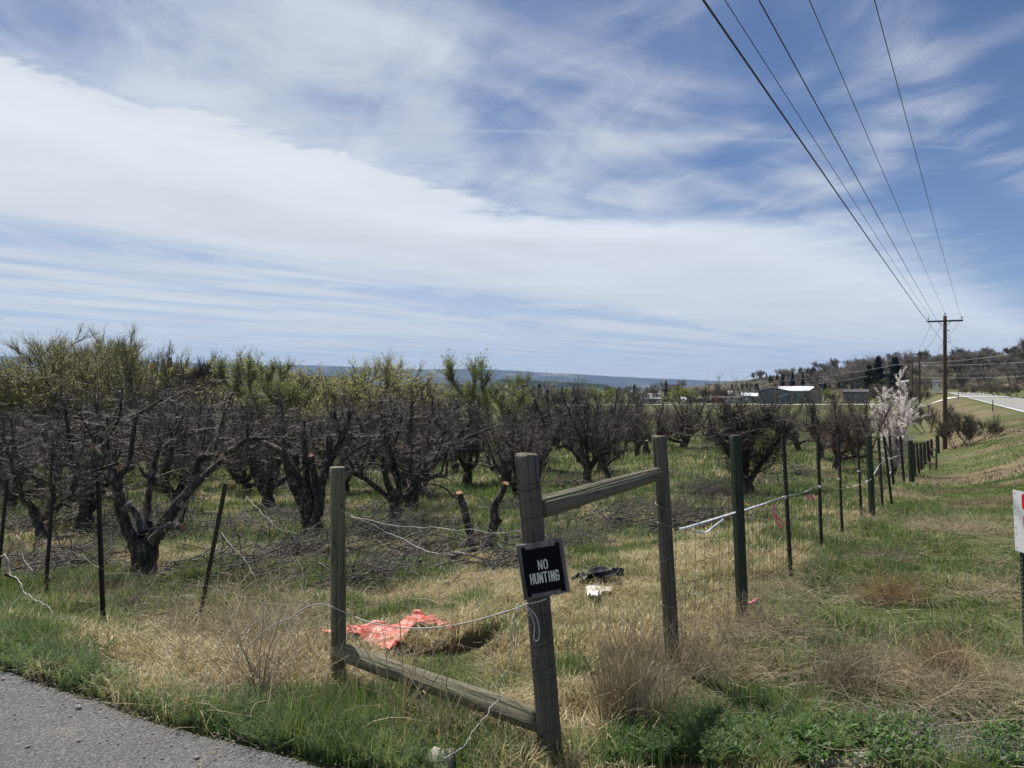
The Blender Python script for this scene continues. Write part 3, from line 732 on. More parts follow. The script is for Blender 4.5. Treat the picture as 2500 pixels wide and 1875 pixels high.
hD = hero('apple_tree', (1005, 1238), [
    [(1006, 1262, 0, 26), (1005, 1224, 0, 22), (1000, 1190, 0, 22), (998, 1178, 0, 20)],
    [(1000, 1190, 0, 16), (962, 1149, -.1, 12), (940, 1125, -.1, 11), (924, 1097, 0, 10), (912, 1074, 0, 8), (915, 1040, 0, 4)],
    [(1000, 1185, .1, 16), (991, 1140, .1, 13), (979, 1097, .1, 12)],
    [(985, 1105, .1, 7), (999, 1068, .1, 6), (1005, 1010, .1, 6), (1006, 985, .1, 4), (1040, 972, .2, 2)],
    [(1010, 1190, 0, 15), (1048, 1130, .0, 11), (1092, 1103, .1, 10), (1097, 1065, .1, 8), (1063, 1028, .2, 6)],
    [(1015, 1170, .3, 11), (1020, 1140, .3, 10), (1019, 1097, .3, 8)],
    [(979, 1120, .2, 9), (955, 1080, .3, 7), (950, 1050, .3, 5)],
    [(1095, 1095, 0, 6), (1160, 1060, -.1, 4), (1225, 1040, -.2, 2)]],
    2100, .48, 'purple', 20, [(979, 1095, .1, 10, -.1, -.6, .8)], 45, rs=.82, tk=1.35, tl=.30)
tag(hD, 'wide armed bare apple tree midway between the square post and the sign post', 'apple tree', APG)
hE = hero('apple_tree', (1172, 1340), [
    [(1172, 1352, 0, 28), (1172, 1330, 0, 24), (1165, 1322, 0, 18)],
    [(1158, 1338, 0, 15), (1143, 1283, 0, 12), (1132, 1240, 0, 11), (1121, 1205, 0, 10)],
    [(1190, 1338, 0, 15), (1206, 1277, 0, 14), (1207, 1239, .05, 12), (1222, 1210, .0, 10), (1235, 1182, 0, 9)],
    [(1120, 1215, 0, 4), (1108, 1213, -.1, 3), (1080, 1188, -.2, 3), (1030, 1178, -.3, 2)],
    [(1212, 1285, 0, 7), (1222, 1270, -.1, 6)]],
    260, .35, 'purple', 0, [(1121, 1203, 0, 9, 0, -.3, .9), (1235, 1180, 0, 8, .2, -.5, .9), (1170, 1309, -.15, 14, -.1, -1, .25), (1133, 1329, -.15, 9, -.6, -.8, .2)], 6, rs=.8)
hE.name = 'apple_stump'
tag(hE, 'sawn off apple stump with two bare upright stubs beside the sign post', 'tree stump')
hK = hero('apple_tree', (1826, 1206), [
    [(1828, 1222, 0, 24), (1828, 1190, 0, 20), (1822, 1170, 0, 19)],
    [(1824, 1175, 0, 13), (1800, 1140, -.1, 8), (1770, 1090, -.2, 7), (1752, 1060, -.3, 7), (1715, 1062, -.5, 3)],
    [(1826, 1180, 0, 14), (1850, 1145, -.1, 9), (1880, 1101, -.3, 8), (1905, 1073, -.4, 5), (1920, 1050, -.5, 3)],
    [(1822, 1170, .2, 12), (1812, 1110, .3, 9), (1802, 1050, .3, 8), (1793, 1008, .3, 6)],
    [(1822, 1170, .2, 10), (1828, 1085, .2, 9), (1856, 1042, .2, 7), (1885, 1016, .2, 4)],
    [(1805, 1100, .4, 8), (1780, 1040, .5, 6), (1770, 1000, .5, 3)]],
    5200, 1.15, 'purple', 0, (), 60, (), .75, 2.3, rs=.62)
tag(hK, 'bare apple tree rising just behind the first green post', 'apple tree', APG)

# ---- prototypes of the other orchard trees
APP = [apple('apple_tree', 3.1, 2.5, .75, .14, 5, 2800, 'purple', 110, 2),
       apple('apple_tree', 3.0, 2.2, .55, .16, 6, 3000, 'purple', 130, 1),
       apple('apple_tree', 3.3, 2.9, .70, .14, 5, 3000, 'brown', 120, 2),
       apple('apple_tree', 2.9, 2.0, .85, .13, 4, 2400, 'purple', 90, 1, lean=.15),
       apple('apple_tree', 3.2, 2.6, .6, .165, 6, 3200, 'purple', 160, 2),
       apple('apple_tree', 3.0, 2.4, .5, .12, 5, 4600, 'red', 150, 0)]
for a_ in APP: a_['_h'] = max(float(v.co.z) for c_ in kids(a_) for v in c_.data.vertices)
APH = [a_['_h'] * .9 for a_ in APP]; print('apple heights', APH)
used = set()
SPEC = [ # px, py of the base, crown height px, proto, scale width, label
    (106, 1325, 340, 3, .72, 'apple tree with twin trunk at the left edge, a fallen log at its foot'),
    (215, 1212, 262, 0, .82, 'apple tree standing left behind the big forked trunk'),
    (285, 1190, 250, 4, .85, 'apple tree behind the forked trunk, in its gap on the left'),
    (415, 1168, 240, 1, .9, 'apple tree seen through the fork of the big left trunk'),
    (598, 1190, 262, 3, .8, 'small straight apple tree between the two big dark left trees'),
    (500, 1140, 210, 4, .95, 'apple tree in the row behind the big forked trunk, right of it'),
    (660, 1165, 235, 2, .8, 'brownish apple tree behind the tree of five upright limbs, on its left'),
    (905, 1140, 210, 1, .85, 'apple tree just behind the wide armed one, on its left side'),
    (1141, 1186, 250, 0, .85, 'apple tree with a low crooked fork left of the sign post top'),
    (1062, 1110, 180, 4, .95, 'dense twiggy apple tree in line behind the wide armed one'),
    (1318, 1148, 232, 1, .95, 'dense apple tree right behind the top of the sign post'),
    (1255, 1095, 165, 2, .95, 'brownish apple tree further back above the sign post'),
    (1432, 1186, 250, 0, .7, 'two stemmed apple tree above the upper brace rail'),
    (1488, 1172, 200, 3, .62, 'low apple tree with long side arm above the upper brace rail'),
    (1475, 1098, 160, 1, 1.05, 'dense apple tree with a metal ladder leaning beside it'),
    (1545, 1078, 130, 4, 1.0, 'twiggy apple tree far back left of the round topped brace post'),
    (1605, 1098, 150, 2, 1.05, 'brownish apple tree hidden half behind the round topped brace post'),
    (1668, 1094, 140, 1, 1.1, 'wide low apple tree right of the round topped brace post'),
    (2042, 1146, 195, 5, .88, 'large round apple tree of reddish twigs behind the steel stakes'),
    (2000, 1119, 165, 4, .85, 'dark trunked apple tree just left behind the large reddish one'),
    (1950, 1100, 140, 2, .85, 'brownish apple tree furthest left behind the large reddish one'),
    (2100, 1098, 120, 5, .7, 'reddish apple tree between the large reddish one and the white blossoms')]
for px, py, hp, k, w, lab in SPEC:
    g = gp(px, py); H = APH[k]; s_ = hp * (.93 if px < 1300 else 1) / F * g.y / H
    o = place(APP[k], used, g, s_ * 1.0, None, s_ * w * 1.12); tag(o, lab, 'apple tree', APG)
cnt = 0
taken = [(o.location.x, o.location.y) for o in COL.objects if o.parent is None and o.name.startswith('apple')]
for row in range(0, 15):
    y = 14.5 + row * 3.6 * (1 + row * .03)
    for i in range(-18, 12):
        x = i * 3.3 + (row % 2) * .8 + rng.normal() * .3; yy = y + rng.normal() * .5 + .10 * x; u = x / yy
        if u < -.70 or u > .27 - .0006 * row or yy > 85: continue
        if u > .225 and yy > 40: continue
        if u > .14 and yy < 44: continue
        if yy > 74 and u > .1: continue
        if u > -.12 and yy < 21: continue
        if u > .02 and yy < 27: continue
        if min((x - a) ** 2 + (yy - b_) ** 2 for a, b_ in taken) < 4.5: continue
        k = int(rng.integers(0, 5)); s_ = rng.uniform(2.5, 3.15) / APH[k]
        o = place(APP[k], used, (x, yy, float(G(x, yy))), s_, None, s_ * .95)
        tag(o, 'bare twiggy apple tree in the back rows of the orchard, one crown among many', 'apple tree', 'apple trees of the back rows'); cnt += 1
print('orchard rows', cnt)

# ---- trees behind the orchard
WILD = {
 'willow': wildtree('willow_tree', 8.5, .15, .2, 25, 4, 3, 5200, 'olive', 15000, 'willow', .034, .03, tl=.9, stems=3, twr=.009, spreadstem=1.0),
 'round': wildtree('willow_tree', 6.5, .13, .2, 31, 4, 3, 5600, 'olive', 19000, 'willow', .044, .02, tl=.8, stems=4, twr=.009, spreadstem=1.3),
 'narrow': wildtree('poplar_tree', 8, .065, .2, 14, 4, 3, 3000, 'olive', 2600, 'willow', .045, .12, tl=.7, stems=3, twr=.009, spreadstem=.5),
 'bare': wildtree('bare_tree', 8, .16, .2, 26, 4, 3, 4500, 'brown', 0, 'willow', .04, .06, tl=1.0, stems=2, twr=.012, spreadstem=.6),
 'thick': wildtree('thicket_tree', 5, .06, .2, 22, 3, 3, 4200, 'brown', 900, 'willow', .05, .08, tl=1.0, stems=6, twr=.010, spreadstem=1.6),
 'thick2': wildtree('thicket_tree', 5, .06, .2, 24, 3, 3, 4000, 'olive', 3200, 'willow', .055, .08, tl=.9, stems=6, twr=.010, spreadstem=1.6),
 'yellow': wildtree('willow_tree', 6, .2, .2, 34, 3, 3, 2600, 'olive', 9000, 'yellow', .09, .0, tl=1.1, stems=3, twr=.010, spreadstem=1.2),
 'green': wildtree('green_tree', 6, .2, .2, 34, 3, 3, 2200, 'olive', 8000, 'bright', .10, .0, tl=1.0, stems=3, twr=.010, spreadstem=1.2),
 'grey': wildtree('bare_tree', 8, .18, .2, 28, 3, 4, 2600, 'grey', 0, 'willow', .04, .05, bark='bark_grey', tl=1.3, stems=2, twr=.016, spreadstem=.7),
 'vase': wildtree('young_elm', 4.6, .038, .2, 26, 4, 2, 1500, 'olive', 2600, 'bright', .035, .05, tl=.6, stems=1, twr=.006),
 'con': conifer('pine_tree', 9, 2.3), 'con2': conifer('pine_tree', 8, 3.2)}
WH = {k: v['_h'] for k, v in WILD.items()}
usedw = set()
def wild(kind, px, ptop, d, w=1.0, zb=None, lab=None, cat='tree', group=None, sink=.2):
    x = (px - 1250) / F * d; z = float(G(x, d)) - sink if zb is None else zb; top = E + (937.5 - ptop) / F * d
    s_ = max(.12, (top - z) / WH[kind])
    o = place(WILD[kind], usedw, (x, d, z), s_, None, s_ * w); return tag(o, lab, cat, group)
BG = 'tall trees behind the orchard'
wild('willow', 80, 788, 50, 1.25, lab='largest pale green willow, its crown at the left edge of the sky', group=BG)
wild('willow', 222, 802, 54, 1.0, lab='second pale green willow, just right of the largest one', group=BG)
wild('narrow', 262, 830, 56, 1.1, lab='thin leaved tree at the right shoulder of the two big willows', group=BG)
wild('narrow', 345, 826, 44, 1.15, lab='single slender upright tree right of the willows, standing free against the sky', group=BG)
wild('bare', 478, 862, 62, .55, lab='bare broom shaped tree left of the yellow green thicket', group=BG)
wild('narrow', 520, 880, 66, 1.0, lab='slim tree with a touch of yellow green beside the bare broom shaped one', group=BG)
wild('vase', 632, 868, 40, 1.3, lab='vase shaped young tree with open green twigs left of the dome willow', group=BG)
wild('vase', 672, 872, 42, 1.25, lab='vase shaped young tree nearest on the left of the dome willow', group=BG)
wild('round', 862, 864, 52, 1.25, lab='broad dome shaped willow in fresh green, middle of the tree line', group=BG)
wild('round', 775, 888, 55, 1.1, lab='lower half of the dome willow pair, leaning left', group=BG)
wild('bare', 728, 898, 60, .5, lab='small bare tree showing between the vase shaped tree and the dome willow', group=BG)
wild('narrow', 1015, 908, 62, .6, lab='tawny narrow tree right of the dome willow', group=BG)
wild('narrow', 985, 918, 66, .7, lab='low tawny tree touching the right side of the dome willow', group=BG)
wild('vase', 1195, 864, 31, 1.15, lab='small open green tree alone above the middle of the orchard', group=BG)
wild('vase', 1270, 908, 42, 1.1, lab='faint leafy sapling right of the small open green tree', group=BG)
wild('yellow', 435, 885, 130, 1.3, lab='yellow willow glowing over the left thicket', group=BG)
wild('yellow', 412, 884, 135, 1.1, lab='yellow willow at the left end of the yellow pair', group=BG)
wild('green', 565, 892, 120, 1.2, lab='green round tree behind the vase shaped young trees', group=BG)
wild('green', 590, 896, 126, 1.1, lab='second green round tree, just left of the vase shaped trees', group=BG)
wild('con2', 415, 876, 260, .8, lab='dark tree poking over the yellow willow', group=BG)
n = 0
for i in range(92):   # the thicket along the orchard's far side
    px = rng.uniform(-60, 1000); d = rng.uniform(50, 88)
    top = np.interp(px, [-60, 200, 330, 430, 600, 720, 960, 1000], [896, 904, 918, 920, 932, 952, 954, 958]) + rng.uniform(-6, 30)
    k = ['thick', 'thick', 'thick2', 'bare', 'thick', 'thick2'][int(rng.integers(0, 6))]
    wild(k, px, top, d, 1.5, lab='brushy tree of the thicket behind the orchard, its twigs lost among the others', group='thicket behind the orchard')
for px, pt, d, k, w in [(1050, 945, 150, 'bare', 1.2), (1090, 948, 140, 'thick', 1.6), (1120, 944, 170, 'green', 1.5), (1160, 950, 150, 'thick', 1.5), (1235, 948, 140, 'thick', 1.6), (1290, 944, 160, 'bare', 1.4), (1330, 950, 150, 'thick', 1.6), (1385, 948, 150, 'thick', 1.6),
                        (1317, 937, 170, 'con', 1.0), (1256, 946, 150, 'con', .9), (1372, 946, 190, 'con', 1.0), (1400, 948, 210, 'green', 1.7), (1430, 944, 260, 'green', 1.8), (1476, 947, 200, 'green', 1.3), (1500, 941, 220, 'bare', 1.3), (1530, 940, 230, 'bare', 1.4), (1548, 939, 225, 'con', .8), (1575, 948, 220, 'thick', 1.6),
                        (1590, 940, 230, 'bare', 1.0), (1626, 930, 235, 'con', .7), (1640, 926, 240, 'grey', 1.1), (1655, 938, 235, 'con', .8), (1665, 944, 215, 'green', 1.3), (1700, 944, 250, 'thick', 1.8), (1745, 950, 260, 'thick', 1.8), (1720, 946, 270, 'thick', 1.9), (1775, 944, 270, 'grey', 1.4), (1060, 940, 300, 'con', .9), (1110, 940, 320, 'con2', .9),
                        (2045, 956, 250, 'thick', 1.5), (2090, 948, 260, 'green', 1.3), (2010, 948, 262, 'green', 1.2), (2135, 948, 240, 'thick2', 1.6), (2160, 940, 235, 'thick', 1.6), (2185, 935, 200, 'thick', 1.6), (2212, 938, 180, 'thick', 1.5)]:
    nm = {'bare': 'leafless brown', 'thick': 'brushy brown', 'thick2': 'brushy greenish', 'green': 'fresh yellow green', 'con': 'dark pointed', 'con2': 'dark rounded', 'grey': 'leafless grey'}[k]
    wh = 'by the farm buildings' if px > 1500 else 'beyond the middle of the orchard'
    if px > 2000: wh = 'between the sheds and the blossoming tree'
    wild(k, px, pt, d, w, lab=nm + ' tree ' + wh, group='small distant trees across the valley floor')
# ---- wooded hillside on the right
HG = 'trees on the wooded hillside'
def hill_tree(kind, x, y, s_, w, lab):
    o = place(WILD[kind], usedw, (x, y, float(G(x, y)) - .3), s_, None, s_ * w); tag(o, lab, 'tree', HG)
n = 0; tries = 0
while n < 300 and tries < 6000:
    tries += 1; y = rng.uniform(120, 620); u = rng.uniform(.17, .69); x = u * y; h = float(hill(x, y))
    if h < 1.0: continue
    px = u * F + 1250; 
    if fbm(x, y, .035, 81, 4) > .64 and rng.random() < .8: continue
    k = rng.choice(['grey', 'bare', 'grey', 'thick', 'con2', 'thick2']) if px > 2150 else rng.choice(['grey', 'con2', 'con', 'thick', 'grey', 'con'])
    s_ = (rng.uniform(6.5, 10.5) if k in ('grey', 'bare') else rng.uniform(3.5, 6.5)) / WH[str(k)]
    hill_tree(k, x, y, s_, 1.15, {'grey': 'bare grey tree among the many on the hillside above the road', 'bare': 'bare brown tree among the many on the hillside above the road', 'thick': 'brown brush on the hillside above the road', 'thick2': 'greenish brush on the hillside above the road', 'con': 'dark pointed evergreen among the hillside trees', 'con2': 'dark rounded evergreen among the hillside trees'}[k]); n += 1
for px, pt, d, k, w, lab in [(2143, 872, 330, 'con', 1.3, 'tall dark evergreen on the hill crest left of the bare dome tree'), (2168, 858, 345, 'grey', 1.1, 'bare dome shaped tree on the hill crest between two dark evergreens'), (2185, 874, 320, 'con2', 1.3, 'broad dark evergreen on the crest just left of the second pole'), (2122, 893, 310, 'con2', 1.3, 'low dark evergreen left of the hill crest evergreens'),
                             (2078, 881, 380, 'grey', 1.2, 'round bare tree on the hill crest above the sheds'), (2108, 889, 360, 'grey', 1.0, 'small bare tree on the crest left of the evergreens'), (1935, 909, 500, 'con', .9, 'tallest of the dark pines above the white roofed barn'), (1910, 914, 505, 'con', 1.0, 'dark pine left of the tallest one above the barn'), (1960, 911, 495, 'con', .7, 'thin dark pine right of the tallest one above the barn'), (2560, 805, 150, 'bare', .8, 'tall bare tree cut by the right edge on the hill')]:
    wild(k, px, pt, d, w, lab=lab, group=HG)
def hill_brush():
    b = MB(); n = 15000; y = rng.uniform(110, 620, n); u = rng.uniform(.15, .70, n); x = u * y; h = hill(x, y); k = (h > .6) & (fbm(x, y, .035, 81, 4) < .63 + .05 * rng.random(n)); x, y = x[k], y[k]; m_ = 20; n = len(x) * m_
    X = np.repeat(x, m_) + rng.normal(size=n) * 1.1; Y = np.repeat(y, m_) + rng.normal(size=n) * 1.1; d = np.stack([rng.normal(size=n) * .5, rng.normal(size=n) * .5, np.ones(n)], -1)
    cl = np.vstack([TW['grey'], TW['brown'], TW['olive']]); ci = np.repeat(rng.integers(0, 12, len(x)), m_); sc = np.repeat(rng.uniform(.8, 2.4, len(x)), m_)
    twig_batch(b, np.stack([X, Y, G(X, Y) - .1], -1), d, sc * rng.uniform(.6, 1.2, n), np.full(n, .042), cl[ci], 3, .4, .1)
    tag(b.build('hillside_brush', M['twig']), 'grey brown brush covering the hillside above the road', 'brush', kind='stuff')
hill_brush()
# ---- shrubs near the road bank
wild('thick', 2372, 1004, 57, 1.15, zb=float(G((2375 - 1250) / F * 57, 57)) - .1, lab='dense leafless shrub at the foot of the utility pole', cat='shrub')
wild('thick', 2338, 1022, 58, 1.1, zb=float(G((2352 - 1250) / F * 58, 58)) - .1, lab='smaller leafless shrub against the foot of the utility pole, left of the dense one', cat='shrub')
wild('thick', 2275, 985, 85, 1.2, lab='grey bush behind the wooden gate', cat='shrub')
for px, pt, d, w in [(2440, 935, 210, 1.6), (2490, 930, 190, 1.6), (2400, 940, 240, 1.6), (2360, 946, 260, 1.6), (2300, 930, 330, 1.8)]:
    wild('thick', px, pt, d, w, lab='brown brush along the far side of the road', cat='shrub', group='roadside brush')

# ---- blossoming tree by the fence
def blossom_tree():
    g = gp(2183, 1158); root = empty('blossoming_tree', g); b = MB(); tws = MB(); ends = []
    H = (1158 - 894) / F * g.y
    for i in range(17):
        a = i * 2.4 + rng.random(); d = np.array([math.cos(a) * rng.uniform(.05, .42), math.sin(a) * rng.uniform(.05, .42), 1.0])
        h = H * rng.uniform(.36, .84) if i else H * .92
        Q, q = smooth_path(*pathgen((0, 0, -.1), d if i else (.04, 0, 1), h, .05 if i else .075, .012, 7, .08, .04), 14); b.tubes(Q, q, 6); ends.append((Q, q))
    B, T, rr = along(ends, 620, .12); d = unit(T * .7 + rng.normal(size=(620, 3)) * .6 + np.array([0, 0, .3]))
    P = twig_batch(tws, B, d, rng.uniform(.2, .62, 620) * H / 3.6, np.full(620, .006), TW['brown'][rng.integers(0, 4, 620)], 5, .3, .35, 4)
    fl = MB(); n = 52000; i = rng.integers(0, 620, n); t = rng.random(n) ** .6 * 3.99; j = t.astype(int); f = (t - j)[:, None]
    c = P[i, j] * (1 - f) + P[i, np.minimum(j + 1, 4)] * f; keep = vn(c[:, 0] * 3 + c[:, 2] * 2, c[:, 1] * 3 + c[:, 2], 1.7, 3) > .27
    leaves_at(fl, c[keep], .028, LEAFC['white'], .03)
    b.build('trunk', M['bark'], root); tws.build('crown', M['twig'], root); fl.build('blossom', M['petal'], root)
    return tag(root, 'slender tree covered in white blossom beside the wire fence', 'tree')
blossom_tree()

# ------------------------------------------------------------------ fence posts
def oriented(name, base, top, parent=None):
    e = empty(name, base); e.rotation_mode = 'QUATERNION'
    e.rotation_quaternion = (Vector(top) - Vector(base)).to_track_quat('Z', 'Y'); return e
def checks(a, z, L, n=9):
    g = np.ones((len(z), len(a)))
    for i in range(n):
        a0 = random.uniform(0, 6.283); z0 = random.uniform(-.1, 1) * L; ln = random.uniform(.15, .5) * L; dp = random.uniform(.05, .16)
        dz = np.clip(1 - ((z - z0) / ln) ** 2, 0, 1); da = (a[None] - a0 - .05 * np.sin(z * 5 + i)[:, None] + math.pi) % (2 * math.pi) - math.pi
        g = g - dp * dz[:, None] * np.exp(-(da / .05) ** 2)
    return g
def log_mesh(mb, L, r0, r1, sides=20, k=14, wob=.012, z0=0.0, bevel=.006, mi=0):
    z = np.concatenate([[z0, z0], np.linspace(z0 + bevel, L - bevel, k), [L, L]]); t = (z - z0) / (L - z0); a = np.arange(sides) / sides * 6.2832
    rr = r0 + (r1 - r0) * t; rr = rr.copy(); rr[0] = 1e-4; rr[1] -= bevel; rr[-2] -= bevel; rr[-1] = 1e-4
    f = 1 + wob * 2 * (vn(np.cos(a)[None] * 2 + z[:, None] * .8, np.sin(a)[None] * 2 + z[:, None] * .3, 2.0, 5) - .5) * 2
    f = f * checks(a, z, L)
    V = np.stack([rr[:, None] * f * np.cos(a), rr[:, None] * f * np.sin(a), np.repeat(z[:, None], sides, 1) + (.004 * np.cos(a * 1.3 + 1))[None] * (t[:, None] > .99)], -1)
    n = len(z); q = [(i * sides + j, i * sides + (j + 1) % sides, (i + 1) * sides + (j + 1) % sides, (i + 1) * sides + j) for i in range(n - 1) for j in range(sides)]
    mb.add(V, q, mi=mi)
def post(name, pt, pb, d, r, m, ext=.12, flat=0):
    top = at(*pt, d); bot = at(*pb, d); L = (top - bot).length; root = oriented(name, bot, top)
    b = MB(); log_mesh(b, L, r * 1.03, r, 110, 40, .03, -ext)
    o = b.build('post', m, root); return root, L
def wrap(mb, z, r, tilt=.01, turns=1.0, rw=.0016, pitch=.0):
    a = np.linspace(0, 6.2832 * turns, int(26 * turns)); zz = z + tilt * np.cos(a + z * 9) + pitch * a / 6.28
    mb.tubes(np.stack([np.cos(a) * (r + .002), np.sin(a) * (r + .002), zz], -1), np.full(len(a), rw), 4)
# corner post with the sign
DC = 3.42
cp, L = post('corner_post', (1285, 1108), (1347, 1880), DC, .0515, M['wood_dark'], .25)
for z in (.10, .19, .34, .42, .47, .56, .62, .655, .70, .80, .99, 1.04, 1.13, 1.20, 1.245, 1.265):
    w = MB(); wrap(w, z * L / 1.4, .053, random.uniform(-.014, .014), 1.0); w.build('wire_wrap', M['wire'], cp)
for z, s_ in ((.655, 1), (.42, 1), (.30, 1), (1.12, 1)):
    w = MB(); w.tubes(np.array([[-.05, -.01, z], [-.065, -.02, z - .01], [-.07, -.035, z + .006]]), [.0012] * 3, 4); w.build('wire_end', M['wire_pale'], cp)
sl = MB(); sl.tubes(np.array([[-.056, -.0, 1.24], [-.066, -.0, 1.32], [-.078, .0, 1.405]]), [.009, .010, .005], 5); sl.build('splinter', M['wood_dark'], cp)
tag(cp, 'thick weathered round corner post wrapped in wire, carrying the hunting sign', 'fence post')
def squarepost(name, pt, pb, d, w, m, taper=1.0):
    top = at(*pt, d); bot = at(*pb, d); L = (top - bot).length; root = oriented(name, bot, top)
    b = MB(); sides = 96; a = np.arange(sides) / sides * 6.2832 + R(18)
    sq = 1 / np.maximum(np.abs(np.cos(a - R(18))), np.abs(np.sin(a - R(18)))); f = np.minimum(sq, 1.17)
    zs = np.concatenate([[-.15], np.linspace(.0, L - .004, 34), [L, L]]); rr = np.full(len(zs), w / 2); rr[-2] -= .004; rr[-1] = 1e-4
    f = f[None] * checks(a, zs, L, 7)
    V = np.stack([rr[:, None] * f * np.cos(a), rr[:, None] * f * np.sin(a), np.repeat(zs[:, None], sides, 1)], -1); n = len(zs)
    b.add(V, [(i * sides + j, i * sides + (j + 1) % sides, (i + 1) * sides + (j + 1) % sides, (i + 1) * sides + j) for i in range(n - 1) for j in range(sides)])
    b.build('post', m, root); return root, L
DL = 4.62
lp, L1 = squarepost('brace_post', (824, 1140), (827, 1712), DL, .086, M['wood_green'])
w = MB(); w.box((.015, -.045, 1.02), (.03, .006, .004)); w.build('staple', M['wire'], lp)
tag(lp, 'pale greenish flat topped brace post, left of the sign', 'fence post')
DR = 4.75
rp, L2 = post('brace_post', (1609, 1064), (1642, 1612), DR, .0445, M['wood_dark'])
for z in (.36, .62, .84, .96):
    w = MB(); wrap(w, z, .046, .02, 1.0, .0014); w.build('wire_wrap', M['wire_pale'], rp)
tag(rp, 'weathered round brace post right of the sign, holding the upper rail', 'fence post')
def rail(name, p0, p1, r0, r1, lab):
    root = oriented(name, p0, p1); b = MB(); log_mesh(b, (p1 - p0).length, r0, r1, 110, 44, .05, 0, .012); 
    o = b.build('rail_log', M['wood_green'], root); return tag(root, lab, 'fence rail')
rail('brace_rail', at(822, 1588, DL - .02), at(1318, 1760, DC + .02), .051, .049, 'lower greenish log rail slanting down to the foot of the sign post')
rail('brace_rail', at(1316, 1240, DC + .03), at(1606, 1157, DR - .05), .050, .040, 'upper greenish log rail rising from the sign post to the right')

for pr_, ln_, rad_, zz_ in ((cp, L, .0535, (.25, .55, .78, 1.02, 1.2)), (lp, L1, .043, (.3, .62, .9, 1.15, 1.33)), (rp, L2, .047, (.25, .5, .8, 1.0, 1.25))):
    for z in zz_:
        a_ = random.uniform(-2.3, -.9); m_ = MB(); c_, s_ = math.cos(a_), math.sin(a_)
        m_.tubes(np.array([[c_ * (rad_ - .01), s_ * (rad_ - .01), z], [c_ * (rad_ + .004), s_ * (rad_ + .004), z + .001], [c_ * (rad_ + .004), s_ * (rad_ + .004), z + .017], [c_ * (rad_ - .01), s_ * (rad_ - .01), z + .018]]), [.0016] * 4, 5); m_.build('staple', M['wire'], pr_)
